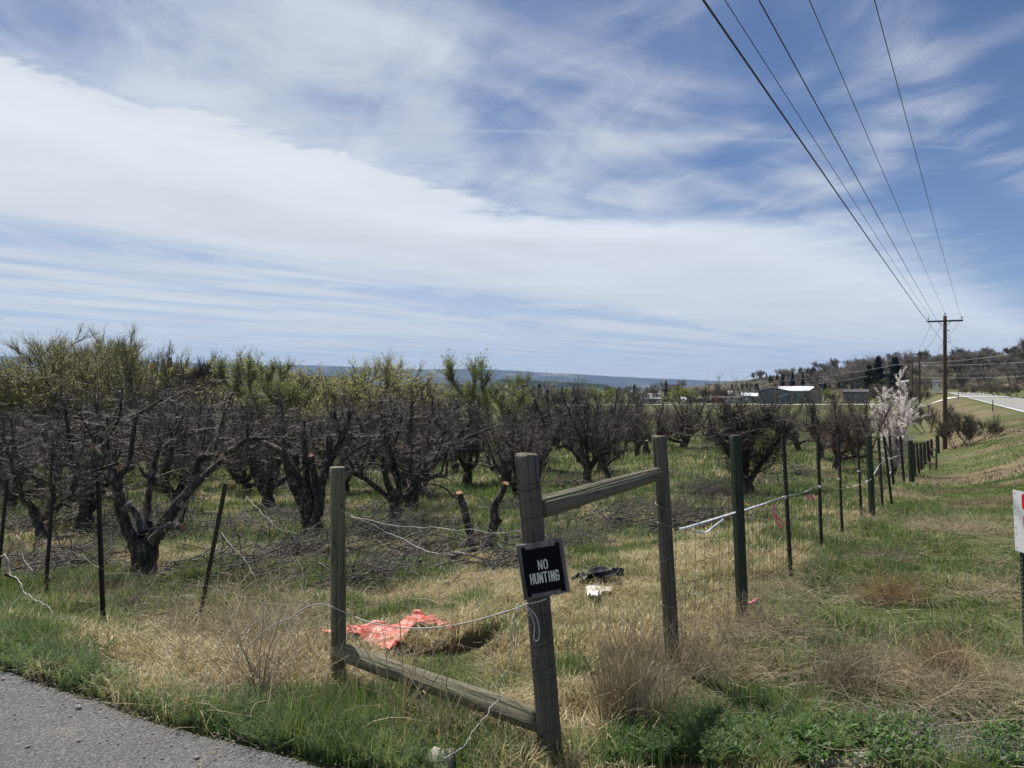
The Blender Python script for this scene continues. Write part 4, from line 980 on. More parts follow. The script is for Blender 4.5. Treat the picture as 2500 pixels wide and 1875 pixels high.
# the sign
def text_mesh(txt, size, name):
    cu = bpy.data.curves.new('t', 'FONT'); cu.body = txt; cu.size = size; cu.align_x = 'CENTER'; cu.align_y = 'CENTER'; cu.extrude = .0012; cu.offset = size * .018; cu.space_character = .98
    o = bpy.data.objects.new('t', cu); COL.objects.link(o); dg = bpy.context.evaluated_depsgraph_get(); me = bpy.data.meshes.new_from_object(o.evaluated_get(dg))
    me.name = name; bpy.data.objects.remove(o); bpy.data.curves.remove(cu); return me
def build_sign():
    # board corners in the photo: TL 1267,1332  TR 1377,1311  BR 1385,1447  BL 1273,1465
    d0, d1 = DC - .065, DC - .045
    tl, tr, br, bl = at(1267, 1332, d0), at(1379, 1311, d1), at(1385, 1446, d1), at(1273, 1464, d0)
    c = (tl + tr + br + bl) / 4; xx = ((tr - tl) + (br - bl)); w = xx.length / 2; xx.normalize(); zz = ((tl - bl) + (tr - br)); h = zz.length / 2
    yy = zz.cross(xx).normalized(); zz = xx.cross(yy)
    root = empty('no_hunting_sign', c); root.rotation_mode = 'QUATERNION'; root.rotation_quaternion = Matrix((xx, yy, zz)).transposed().to_quaternion()
    b = MB(); b.box((0, 0, 0), (w, .016, h)); o = b.build('board', M['board'], root, smooth=False)
    bv = o.modifiers.new('b', 'BEVEL'); bv.width = .0015; bv.segments = 2
    pw, ph = w * .80, h * .86
    b = MB(); b.box((-.001, -.0095, -.002), (pw, .002, ph * .94)); b.build('poster', M['black'], root, smooth=False)
    for sx in (-1, 1):       # dark side strips that stand a little taller
        b = MB(); b.box((sx * pw * .46 - .001, -.0112, -.002), (pw * .11, .0012, ph * 1.05)); b.build('side_strip', M['black'], root, smooth=False)
    GL = {'N': [[(0, 0), (0, 1)], [(0, 1), (1, 0)], [(1, 0), (1, 1)]], 'O': [[(0, .2), (0, .8), (.28, 1), (.72, 1), (1, .8), (1, .2), (.72, 0), (.28, 0), (0, .2)]],
          'H': [[(0, 0), (0, 1)], [(1, 0), (1, 1)], [(0, .5), (1, .5)]], 'U': [[(0, 1), (0, .2), (.28, 0), (.72, 0), (1, .2), (1, 1)]], 'T': [[(-.12, 1), (1.12, 1)], [(.5, 1), (.5, 0)]], 'I': [[(.5, 0), (.5, 1)]],
          'G': [[(1, .76), (.9, .92), (.7, 1), (.3, 1), (0, .8), (0, .2), (.3, 0), (.72, 0), (1, .2), (1, .5)], [(.55, .48), (1.08, .48)]]}
    for txt, zc, hh, ww in (('NO', h * .088, h * .18, w * .19), ('HUNTING', -h * .145, h * .20, w * .60)):
        lt = MB(); wt = [.45 if c == 'I' else 1.0 for c in txt]; gap = .66; cw = ww / (sum(wt) + gap * (len(txt) - 1)); xx0 = -ww / 2; th = hh * .125; dpt = 0
        for c, k_ in zip(txt, wt):
            for st in GL[c]:
                for (ax_, az_), (bx_, bz_) in zip(st[:-1], st[1:]):
                    e_ = th / 2; A = np.array([xx0 + ax_ * cw * k_, zc + (az_ - .5) * (hh - th)]); B = np.array([xx0 + bx_ * cw * k_, zc + (bz_ - .5) * (hh - th)]); d_ = (B - A) / np.linalg.norm(B - A); nn_ = np.array([-d_[1], d_[0]]) * th / 2
                    if abs(d_[1]) > .9 or (c == 'N' and abs(d_[0]) > .1): nn_ = nn_ * .92
                    A = A - d_ * e_ * .8; B = B + d_ * e_ * .8; dpt += 1; y0 = -.0118 - dpt * .00004
                    V = [(p[0], y, p[1]) for y in (y0, -.0104) for p in (A - nn_, B - nn_, B + nn_, A + nn_)]; lt.add(V, [(0, 1, 2, 3), (0, 4, 5, 1), (1, 5, 6, 2), (2, 6, 7, 3), (3, 7, 4, 0)])
            xx0 += cw * (k_ + gap)
        lt.build('lettering', M['letters'], root, smooth=False)
    for txt, z, sz, sx in ():
        me = text_mesh(txt, sz, 'lettering'); me.materials.append(M['letters']); o = bpy.data.objects.new('lettering', me); COL.objects.link(o); o.parent = root
        o.location = (.004, -.0125, z); o.rotation_euler = (R(90), 0, 0); o.scale = (sx, 1, 1)
        V = np.array([v.co[:] for v in me.vertices]); o.scale = ((w * (.185 if txt == 'NO' else .56)) / np.ptp(V[:, 0]), (h * (.185 if txt == 'NO' else .205)) / np.ptp(V[:, 1]), 1)
    b = MB()
    for k in range(9): b.box((pw * .22 + k * .0021, -.0110, -h * .235), (.0012, .0012, .0035 + .0015 * (k % 3)))
    b.build('fine_print', M['letters'], root, smooth=False)
    b = MB(); log_mesh(b, .0, .003, .003, 8, 2, 0, -.004, .0005); 
    return tag(root, 'black and cream NO HUNTING sign on a grey plywood board', 'sign')
build_sign()

# green wooden posts and steel stakes of the right-hand fence
def gpost(pt, pb, d, w, lab):
    o, L = squarepost('fence_post', pt, pb, d, w, M['paint_green']); return tag(o, lab, 'fence post', 'wooden posts of the right hand fence')
gpost((1795, 1062), (1814, 1530), 5.72, .074, 'green square post nearest the sign, with netting nailed to it')
gpost((2120, 1063), (2130, 1256), 14.0, .095, 'second green square post, where the white tape turns uphill')
gpost((2222, 1075), (2226, 1165), 25.0, .14, 'third green square post, beside the blossoming tree')
gpost((2288, 1062), (2290, 1100), 42.0, .16, 'dark stout post standing at the end of the wooden gate')
def stake(pt, pb, d, m=None, par=None):
    top = at(*pt, d); bot = at(*pb, d); root = oriented('steel_stake', bot, top); L = (top - bot).length; k = max(1.0, d / 12)
    b = MB(); b.box((0, 0, L / 2 - .1), (.035 * k, .004 * k, L + .2)); b.box((0, .0165 * k, L / 2 - .1), (.005 * k, .03 * k, L + .2)); b.build('stake_post', M['steel_rust'], root, smooth=False)
    s_ = MB()
    for j in range(int(L / .055)): s_.box((0, -.005 * k, .05 + j * .055), (.016 * k, .008 * k, .018))
    s_.build('studs', M['steel_rust'], root, smooth=False); return root
STK = [((1909, 1062), (1928, 1410), 7.45, 'first steel stake beyond the first green post, pink ribbon beside it'),
       ((1994, 1065), (2004, 1355), 9.15, 'second steel stake, where the white tape peaks'),
       ((2045, 1062), (2054, 1293), 11.5, 'third steel stake, with a small white clip halfway'),
       ((2092, 1068), (2101, 1256), 13.3, 'fourth steel stake, just left of the second green post'),
       ((2143, 1068), (2152, 1222), 16.5, 'first steel stake uphill of the second green post'),
       ((2156, 1066), (2173, 1210), 17.5, 'leaning steel stake second uphill of the second green post'),
       ((2170, 1064), (2178, 1166), 21.5, 'steel stake in front of the left side of the blossoms'),
       ((2196, 1066), (2204, 1160), 23.5, 'steel stake in front of the right side of the blossoms'),
       ((2228, 1083), (2232, 1150), 29, 'steel stake just past the third green post'),
       ((2236, 1082), (2241, 1143), 31.5, 'second steel stake past the third green post'),
       ((2245, 1082), (2248, 1136), 35, 'third steel stake past the third green post'),
       ((2255, 1080), (2257, 1124), 39, 'fourth steel stake past the third green post'),
       ((2263, 1076), (2265, 1117), 43, 'fifth steel stake past the third green post'),
       ((2272, 1072), (2273, 1108), 48, 'last visible steel stake before the gate'),
       ((237, 1174), (250, 1545), 6.6, 'upright steel stake in front of the big forked trunk'),
       ((554, 1181), (490, 1512), 7.3, 'steel stake leaning right, to the right of the big forked trunk'),
       ((133, 1180), (112, 1462), 8.5, 'steel stake in front of the twin trunk tree'),
       ((20, 1168), (-4, 1420), 8.9, 'leaning steel stake at the left edge of the photo')]
for a, b_, d, lab in STK: tag(stake(a, b_, d), lab, 'fence stake', 'steel stakes of the fences')

# netting of the right-hand fence: graduated woven wire, one thing
def netting(name, pts, rows, step, lab, m, rw=.0011, sag=.01):
    """pts: world ground points along the line; rows: heights"""
    b = MB(); P = np.array([list(p) for p in pts]); seg = np.linalg.norm(np.diff(P, axis=0), axis=1); cum = np.concatenate([[0], np.cumsum(seg)]); L = cum[-1]
    t = np.arange(0, L, step * .5); X = np.stack([np.interp(t, cum, P[:, i]) for i in range(3)], -1)
    dist = np.linalg.norm(X[:, :2], axis=1)
    for h in rows:
        V = X + np.array([0, 0, h]); V[:, 2] += sag * (vn(t, t * 0 + h * 7, 1.3, 3) - .5) * 3; V[:, 0] += (vn(t, t * 0 + h * 9, 2.1, 6) - .5) * .02; b.tubes(V, np.full(len(V), rw), 3)
    ts = np.arange(0, L, step); Xs = np.stack([np.interp(ts, cum, P[:, i]) for i in range(3)], -1)
    V = np.stack([Xs + np.array([0, 0, h]) for h in (rows[0], rows[len(rows) // 2], rows[-1])], 1); V[:, 1, :2] += rng.normal(size=(len(V), 2)) * .006
    b.tubes(V, np.full((len(V), 3), rw), 3)
    root = empty(name, P[0]); o = b.build('netting', m, root); o.location = -Vector(P[0]); return tag(root, lab, 'wire fence')
rl = [at(1642, 1600, DR) + Vector((.03, .05, .03))] + [at(a, b_, d) for a, b_, d in ((1814, 1520, 5.76), (1928, 1405, 7.5), (2004, 1350, 9.2), (2054, 1290, 11.55), (2101, 1254, 13.35), (2130, 1252, 14.05), (2152, 1220, 16.5), (2178, 1166, 21.6), (2204, 1158, 23.6), (2232, 1148, 29), (2257, 1122, 39))]
netting('wire_netting', rl, [.04, .16, .28, .40, .52, .66, .80, .94], .15, 'fine woven wire netting strung along the right hand stakes', M['wire'], .0015)
netting('wire_netting', [at(1336, 1845, DC) + Vector((-.04, .03, .02)), at(827, 1705, DL) + Vector((.04, -.03, .03))], [.02, .10, .20, .30, .40, .50, .58], .15, 'wire netting stretched before the lower log rail', M['wire'], .0009)

# strands: tape, twine, cords, loose wires
def strand(name, pts, r, m, lab, cat, n=None, twist=False, wob=.0, parent=None):
    P, rr = smooth_path(pts, [r] * len(pts), n or len(pts) * 8)
    if wob: P = P + (np.stack([fbm(np.arange(len(P)), np.arange(len(P)) * 0, .35, s_, 3) for s_ in (2, 5, 9)], -1) - .5) * wob
    b = MB()
    if twist:     # flat tape that turns along its length
        k = len(P); T = unit(np.gradient(P, axis=0)); up = np.array([0, 0, 1.]); sd_ = unit(np.cross(T, up)); u2 = np.cross(sd_, T)
        a = np.cumsum(rng.normal(size=k) * .25) + .4; w = u2 * np.cos(a)[:, None] + sd_ * np.sin(a)[:, None]; nn = np.cross(w, T) * .0012
        V = np.stack([P + w * r + nn, P - w * r + nn, P - w * r - nn, P + w * r - nn], 1); i = np.arange(k - 1)[:, None]; l = np.arange(4)[None]; l2 = (l + 1) % 4
        b.add(V, np.stack([i * 4 + l, i * 4 + l2, i * 4 + 4 + l2, i * 4 + 4 + l], -1).reshape(-1, 4))
    else: b.tubes(P, np.full(len(P), r), 6)
    o = b.build(name, m, parent)
    if not parent: tag(o, lab, cat)
    return o
tp = [(1655, 1288, 4.85), (1668, 1290, 4.9), (1735, 1270, 5.2), (1796, 1251, 5.68), (1860, 1232, 6.5), (1920, 1212, 7.4), (1960, 1203, 8.2), (1999, 1186, 9.1), (2030, 1191, 10.3), (2058, 1192, 11.4), (2085, 1187, 12.6), (2112, 1178, 13.6), (2126, 1170, 13.9), (2138, 1150, 15.1), (2150, 1131, 16.4), (2166, 1124, 18.5), (2185, 1115, 22), (2203, 1111, 23.5), (2225, 1103, 28), (2245, 1092, 34)]
strand('fence_tape', [at(*p) for p in tp], .008, M['tape'], 'white electric fence tape sagging from stake to stake on the right', 'fence tape', 160, True)
strand('fence_tape', [at(*p) for p in [(1690, 1297, 4.88), (1722, 1300, 5.0), (1742, 1286, 5.1), (1768, 1266, 5.4)]], .006, M['tape'], 'loose forked end of the white tape hanging left of the first green post', 'fence tape', 24, True)
strand('tape_tail', [at(*p) for p in [(2166, 1125, 18.4), (2172, 1137, 18.4), (2175, 1150, 18.4), (2170, 1158, 18.4)]], .016, M['tape'], 'short white tape end dangling before the blossoming tree', 'fence tape', 14, True)
for (px, py, d, lab) in [(1860, 1212 + 0, 7.42, None)]: pass
for px, py, d, lab in [(1915, 1214, 7.38, 'white clip on the first steel stake'), (2000, 1188, 9.05, 'white clip where the tape peaks on the second stake'), (2047, 1169, 11.4, 'white clip above the tape on the third stake'), (2096, 1150, 13.2, 'white clip above the tape on the fourth stake'), (2117, 1174, 13.85, 'white clip on the second green post')]:
    o = MB(); o.box((0, 0, 0), (.034, .03, .018)); o.box((0, -.018, 0), (.014, .010, .03)); c = o.build('insulator_clip', M['white'], smooth=False); c.location = at(px, py, d - .03); tag(c, lab, 'insulator', 'white clips on the fence')
rope = [(556, 1640, 4.35), (600, 1585, 4.4), (660, 1530, 4.45), (715, 1505, 4.5), (745, 1484, 4.5), (775, 1475, 4.54), (806, 1480, 4.55), (850, 1499, 4.5), (900, 1518, 4.35), (960, 1530, 4.2), (1020, 1534, 4.0), (1080, 1530, 3.9), (1140, 1520, 3.75), (1200, 1504, 3.55), (1262, 1485, 3.38), (1282, 1476, 3.36), (1310, 1470, 3.35), (1334, 1462, 3.36)]
strand('white_rope', [at(*p) for p in rope], .0034, M['rope'], 'white twine slung from the weeds over the pale post to the sign post', 'rope', 140)
strand('rope_loop', [at(*p) for p in [(1284, 1478, 3.33), (1296, 1500, 3.32), (1305, 1530, 3.32), (1303, 1556, 3.32), (1307, 1564, 3.31), (1314, 1562, 3.31), (1317, 1545, 3.31), (1314, 1520, 3.31), (1306, 1500, 3.31), (1292, 1485, 3.32), (1281, 1477, 3.33)]], .0026, M['rope'], 'thin white loop of twine hanging on the sign post', 'rope', 60)
strand('hanging_twine', [at(*p) for p in [(1276, 1479, 3.36), (1262, 1485, 3.36), (1256, 1510, 3.38), (1252, 1540, 3.38), (1246, 1580, 3.4), (1247, 1612, 3.4), (1243, 1632, 3.4), (1226, 1655, 3.42), (1217, 1675, 3.42), (1216, 1708, 3.42), (1196, 1730, 3.38), (1180, 1755, 3.34), (1152, 1790, 3.3), (1135, 1820, 3.26), (1100, 1842, 3.25), (1070, 1848, 3.25)]], .0026, M['rope'], 'thin pale twine falling from the knot to the ground left of the sign post', 'rope', 110, wob=.02)
strand('fallen_twine', [at(*p) for p in [(-10, 1375, 7.4), (12, 1352, 7.3), (28, 1395, 7.2), (42, 1415, 7.1), (62, 1445, 7.0), (82, 1462, 6.9), (105, 1472, 6.8), (120, 1484, 6.75), (130, 1500, 6.6), (165, 1520, 6.4), (200, 1540, 6.2), (222, 1549, 6.0), (250, 1570, 5.8), (275, 1583, 5.6), (290, 1592, 5.5)]], .0052, M['rope'], 'knotted white cord running down through the grass at the left edge', 'rope', 120, wob=.05)
strand('fallen_twine', [at(*p) for p in [(40, 1305, 7.6), (50, 1320, 7.5), (55, 1348, 7.5), (65, 1375, 7.4), (80, 1395, 7.3)]], .003, M['rope'], 'short thin cord hanging above the left white cord', 'rope', 30, wob=.02)
for i, pts in enumerate([[(818, 1235, 4.6), (950, 1300, 4.5), (1060, 1345, 4.3), (1120, 1352, 4.1), (1200, 1340, 3.8)], [(818, 1235, 4.6), (870, 1262, 4.5), (1000, 1282, 4.2), (1150, 1295, 3.9), (1278, 1300, 3.5)],
                         [(1290, 1302, 3.5), (1240, 1330, 3.6), (1190, 1385, 3.8), (1165, 1420, 3.9)], [(600, 1210, 6.5), (660, 1270, 6.0), (720, 1300, 5.4), (806, 1262, 4.7)], [(806, 1330, 4.7), (640, 1400, 5.6), (600, 1370, 6.4), (540, 1300, 7.0)],
                         [(240, 1400, 6.6), (330, 1400, 6.8), (420, 1420, 7.0), (500, 1430, 7.2), (600, 1460, 6.2), (700, 1480, 5.2)], [(130, 1340, 8.5), (190, 1350, 7.4), (240, 1380, 6.6), (360, 1450, 6.9), (500, 1490, 7.2)],
                         [(700, 1470, 5.0), (620, 1520, 4.9), (560, 1620, 4.5), (500, 1700, 4.2)]]):
    strand('loose_fence_wire', [at(*p) for p in pts], .0014, M['wire_pale'], ['slack pale wire falling from the pale square post to the left of the sign', 'slack pale wire strung between the pale square post and the sign post', 'wire hanging down just left of the sign post above the log pile', 'wire running from the leaning stake to the pale square post', 'lower slack wire left of the pale square post', 'slack wire crossing in front of the big forked trunk', 'wire sagging between the left stakes', 'thin wire dropping into the dry weeds left of the pale square post'][i], 'fence wire', 40, wob=.03)

# pink flagging ribbons
for i, pts in enumerate([[(1890, 1232, 7.3), (1893, 1255, 7.3), (1900, 1262, 7.28), (1918, 1280, 7.25)], [(1892, 1250, 7.3), (1895, 1272, 7.3), (1908, 1288, 7.28)], [(1974, 1208, 9.0), (1972, 1225, 9.0), (1980, 1245, 8.95)], [(1976, 1209, 9.0), (1986, 1218, 9.0), (1990, 1224, 9.0)],
                         [(2005, 1362, 9.0), (2003, 1375, 8.9), (1992, 1386, 8.9), (1985, 1387, 8.9)], [(1848, 1462, 6.0), (1838, 1470, 5.9), (1827, 1474, 5.9)]]):
    strand('pink_ribbon', [at(*p) for p in pts], .012, M['pink'], ['longer pink ribbon fluttering left of the first stake', 'short pink ribbon strip below the longer one at the first stake', 'pink ribbon hanging left of the second stake', 'tiny pink ribbon end above the one at the second stake', 'pink ribbon caught in dry grass at the foot of the second stake', 'pink ribbon scrap in the dry grass right of the first green post'][i], 'ribbon', 14, True)
strand('yellow_flag', [at(*p) for p in [(1812, 1232, 9), (1818, 1230, 9), (1826, 1234, 9)]], .02, simple('yellow_plastic', (.75, .55, .04), (.7, .5, .04), 5, .5, 0, 0), 'scrap of yellow plastic right of the first green post', 'scrap', 8, True)

# route marker at the right edge
def marker():
    top = at(2486, 1192, 4.15); bot = at(2512, 1790, 4.15); root = oriented('route_marker', bot, top); L = (top - bot).length
    b = MB(); V = []; prof = [(-.034, .016), (-.020, .016), (-.012, 0), (.012, 0), (.020, .016), (.034, .016)]; t = .003
    P2 = prof + [(x_, y_ + t + .001) for x_, y_ in prof[::-1]]; n = len(P2); zs = [-.2, L - .02]
    V = [(x_, y_, z) for z in zs for x_, y_ in P2]; b.add(V, [(i, (i + 1) % n, n + (i + 1) % n, n + i) for i in range(n)]); b.build('channel_post', M['steel_green'], root, smooth=False)
    for i in range(19):
        h = MB(); a = np.arange(8) / 8 * 6.283; zc = L - .38 - i * .025 - .0; V = [(.0, -.0015, zc)] + [(.0045 * math.cos(q), -.0015, zc + .0045 * math.sin(q)) for q in a]
        V2 = [(x_, y_ + .001, z_) for x_, y_, z_ in V]; h.add(V + V2, [(j, j % 8 + 1, j % 8 + 10, j + 9) for j in range(1, 9)], [(0, j % 8 + 1, j) for j in range(1, 9)]); h.build('post_hole', M['metal'], root, smooth=False)
    ph = .1095
    for k in range(3):
        zc = L - .012 - ph / 2 - k * (ph + .001); b = MB(); b.box((.062, -.005 - k * .0, zc), (.20, .0025, ph)); p = b.build('panel', M['sheet_white'], root, smooth=False)
        for (sx, sz) in ((-.022, .038), (-.022, -.038)):
            s_ = MB(); a = np.arange(8) / 8 * 6.283; r_ = .0045; c = (sx, -.0075, zc + sz); V = [(c[0], c[1] - .001, c[2])] + [(c[0] + r_ * math.cos(q), c[1], c[2] + r_ * math.sin(q)) for q in a]
            s_.add(V, [], [(0, j, j % 8 + 1) for j in range(1, 9)]); s_.build('rivet', M['metal'], p, smooth=False)
        if k < 2:
            s_ = MB(); x0, x1, z0, z1, r_ = (.034 if k == 0 else .041), .155, zc - ph * .38, zc + ph * .40, .016; V = []
            for cx, cz, a0 in ((x1 - r_, z1 - r_, 0), (x0 + r_, z1 - r_, 90), (x0 + r_, z0 + r_, 180), (x1 - r_, z0 + r_, 270)):
                for q in range(5): a = R(a0 + q * 22.5); V.append((cx + r_ * math.cos(a), -.0072, cz + r_ * math.sin(a)))
            n = len(V); V = [((x0 + x1) / 2, -.0072, (z0 + z1) / 2)] + V; s_.add(V, [], [(0, j % n + 1, j) for j in range(1, n + 1)]); s_.build('red_field', M['red'], p, smooth=False)
    return tag(root, 'white three panel road marker with red fields on a green post at the right edge', 'road marker')
marker()

# ------------------------------------------------------------------ utility poles and lines
def pole(px, pt, pb, d, lab, scale=1.0, arm=2.45, side=1):
    base = at(px - 1, pb, d); base.z = float(G(base.x, base.y)); top = at(px, pt, d); root = empty('utility_pole', base, R(-30)); L = top.z - base.z
    b = MB(); log_mesh(b, L, .17 * scale, .125 * scale, 14, 6, .01, -.3, .01); b.build('pole_shaft', M['wood_pole'], root)
    b = MB(); b.box((0, -.17 * scale, L - .42), (arm, .11, .13)); b.build('crossarm', M['wood_arm'], root, smooth=False)
    for s_ in (-1, 1):
        b = MB(); b.tubes(np.array([[s_ * .42, -.18 * scale, L - .47], [s_ * .10, -.13 * scale, L - .80]]), [.02, .02], 4); b.build('arm_brace', M['wood_arm'], root)
    for xx_, zz_ in ((-arm / 2 + .08, L - .30), (arm / 2 - .08, L - .30), (0, L + .04)):
        b = MB(); z = [0, .05, .06, .10, .12, .18, .2]; r_ = [.018, .018, .05, .045, .055, .04, .001]; b.tubes(np.array([[xx_, -.1 * scale if xx_ else 0, zz_ + q] for q in z]), r_, 8); b.build('insulator', M['wood_arm'], root)
    for dz in (1.15, 2.05):
        b = MB(); b.tubes(np.array([[-.16, 0, L - dz], [.24, 0, L - dz]]), [.022, .022], 5); b.box((.26, 0, L - dz), (.12, .08, .07)); b.build('bracket', M['wood_arm'], root)
    return tag(root, lab, 'utility pole', 'utility poles along the road'), base, L
DP = 60.0
pole(2308, 771, 1074, DP, 'tall brown utility pole with one crossarm, nearest of the row')
pole(2246, 858, 985, 120, 'second utility pole, seen left of the nearest', 1.0, 2.45)
pole(2228, 877, 980, 176, 'third utility pole, its crossarm over the blossoming tree', 1.0, 2.45)
pole(2208, 897, 975, 240, 'fourth utility pole, small against the hillside', 1.0, 2.4)
pole(1732, 935, 978, 215, 'lone utility pole by the distant parked cars', .8, 1.9)
def cable(pts, r, m, lab, sag=0, n=40):
    a, b_ = Vector(pts[0]), Vector(pts[1]); t = np.linspace(0, 1, n); P = np.array([list(a.lerp(b_, q)) for q in t]); P[:, 2] -= sag * 4 * t * (1 - t)
    b = MB(); b.tubes(P, np.full(n, r), 5); return tag(b.build('power_line', m), lab, 'power line', 'overhead lines')
# (attachment at the nearest pole) -> (point where the line leaves the top of the photo), continued past the viewer
for (ax, ay), (tx, hh), r, m, lab in [((2303, 836), (1717, 3.25), .010, 'cable', 'thickest lowest overhead cable, leftmost of the five at the top of the sky'),
                                     ((2276, 781), (1770, 4.9), .006, 'cable', 'thin overhead line to the left end of the crossarm'),
                                     ((2303, 808), (1853, 4.1), .0075, 'cable', 'overhead line running to the shaft below the crossarm, third from the left at the top'),
                                     ((2308, 766), (1976, 5.3), .0065, 'cable', 'overhead line to the very top of the nearest pole'),
                                     ((2347, 778), (2135, 5.0), .0065, 'cable', 'overhead line to the right end of the crossarm, rightmost in the sky')]:
    A = at(ax, ay, DP); y1 = hh / .4992; B = Vector(((tx - 1250) / F * y1, y1, E + hh)); C = B + (B - A) * .75
    n_ = 60; P = []
    for q in np.linspace(0, 1, n_):
        p = A.lerp(C, q); p.z -= .30 * 4 * q * (1 - q) * (1 if q < 1 else 0); P.append(p)
    # keep the visible top point in place by lifting the far end
    kq = 1 / 1.75; lift = .30 * 4 * kq * (1 - kq)
    P = [Vector((p.x, p.y, p.z + lift * (i / (n_ - 1)) / kq)) for i, p in enumerate(P)]
    b = MB(); b.tubes(np.array([list(p) for p in P]), np.full(n_, r), 6); tag(b.build('power_line', M[m]), lab, 'power line', 'overhead lines')
for a, b_, sag, lab in [((2276, 784, DP), (2229, 862, 120), .6, 'line from the nearest pole crossarm to the left arm of the second pole'), ((2300, 790, DP), (2246, 858, 120), .6, 'line from the nearest pole top to the second pole top'),
                        ((2345, 780, DP), (2262, 862, 120), .8, 'line from the right arm of the nearest pole to the second pole'), ((2310, 806, DP), (2335, 860, 110), .1, 'service line dropping right from the nearest pole'), ((2303, 836, DP), (2248, 882, 120), 1.2, 'low cable from the nearest pole to the second one')]:
    cable([at(*a), at(*b_)], .014, M['cable_pale'], lab, sag)
for a, b_, sag, r, lab in [((2230, 887, 190), (2560, 849, 150), .6, .03, 'upper pale line crossing from the third pole over the hillside'), ((2180, 890, 200), (2560, 880, 150), .5, .028, 'second pale line crossing the hillside'), ((2246, 908, 125), (2560, 900, 120), .5, .018, 'third pale line crossing behind the nearest pole'), ((2230, 920, 190), (2560, 914, 150), .5, .024, 'lowest pale line crossing behind the nearest pole'),
                        ((1732, 937, 215), (2180, 892, 200), 1.2, .035, 'pale line from the lone pole rising to the hillside poles'), ((1732, 942, 215), (2120, 918, 200), 1.5, .03, 'lower pale line rising from the lone pole'), ((1732, 938, 215), (1380, 946, 230), 1.0, .03, 'pale line from the lone pole running left over the orchard tops'), ((1732, 950, 215), (1400, 958, 230), 1.0, .025, 'lower pale line from the lone pole running left')]:
    cable([at(*a), at(*b_)], r, M['cable_pale'], lab, sag)

# ------------------------------------------------------------------ grass and weeds
def scatter(n, y0, y1, umin=-.71, umax=.71, pad=.35):
    y = np.sqrt(rng.uniform(y0 ** 2, y1 ** 2, n)); x = rng.uniform(umin, umax, n) * y + rng.uniform(-pad, pad, n)
    return x, y
def ground_ok(x, y):
    s = sedge(x, y); k = (s > .015 + .03 * rng.random(len(x))) & (x < xroad(y) - 1.2)
    return k
def blades(mb, x, y, h, w, az, bend, col, z=None, lift=0.0):
    n = len(x); z = G(x, y) if z is None else z
    B = np.stack([x, y, z - .01 + lift], -1); dr = np.stack([np.cos(az), np.sin(az), np.zeros(n)], -1)
    fa = az + rng.normal(size=n) * .6 + 1.57; sd_ = np.stack([np.cos(fa), np.sin(fa), np.zeros(n)], -1) * (w / 2)[:, None]
    up = np.array([0, 0, 1.])
    M1 = B + up * (h * .55)[:, None] * np.cos(bend * .45)[:, None] + dr * (h * .55 * np.sin(bend * .45))[:, None]
    T_ = M1 + up * (h * .5 * np.cos(bend * 1.35))[:, None] + dr * (h * .5 * np.sin(bend * 1.35))[:, None]
    V = np.stack([B - sd_, B + sd_, M1 + sd_ * .8, M1 - sd_ * .8, T_], 1).reshape(-1, 3); i = np.arange(n) * 5
    mb.add(V, np.stack([i, i + 1, i + 2, i + 3], -1), np.stack([i + 3, i + 2, i + 4], -1), col=np.repeat(col, 5, 0))
def grass():
    gm = MB()
    bands = [(2.7, 5, 80000, .085, .0045), (5, 8, 120000, .09, .0058), (8, 14, 150000, .10, .009), (14, 30, 170000, .12, .018), (30, 75, 120000, .15, .045)]
    for y0, y1, n, h0, w0 in bands:
        x, y = scatter(n, y0, y1); k = ground_ok(x, y); x, y = x[k], y[k]
        dens = fbm(x, y, 2.2, 51, 3); dip = G0(x, y) - G(x, y)
        k = (rng.random(len(x)) < .35 + 1.3 * dens) & (dip < .02); x, y = x[k], y[k]; n = len(x)
        w = straw_w(x, y); q = xf(y) - x
        tuft = fbm(x, y, 3.0, 53, 3) + .4 * (fbm(x, y, .6, 54, 2) - .5)
        h = h0 * (.35 + 1.5 * sst(tuft, .3, .72)) * rng.uniform(.6, 1.35, n) * np.where(q < 0, .72, 1.05)
        bk = (x > xroad(y) - 12); h = h * np.where(bk, .6, 1)
        az = rng.random(n) * 6.28; bend = np.abs(rng.normal(size=n)) * .5 + w * .75
        c = blade_cols(w, n)
        bn = fbm(x, y, .18, 61, 4); brown = bk & (rng.random(n) < sst(bn, .38, .56) * .8); c[brown] = np.array([.24, .19, .12])
        blades(gm, x, y, h, np.full(n, w0) * rng.uniform(.6, 1.3, n), az, bend, c)
    tag(gm.build('grass', M['grass'], smooth=False), 'short spring grass mixed with dry blades', 'grass', kind='stuff')
grass()
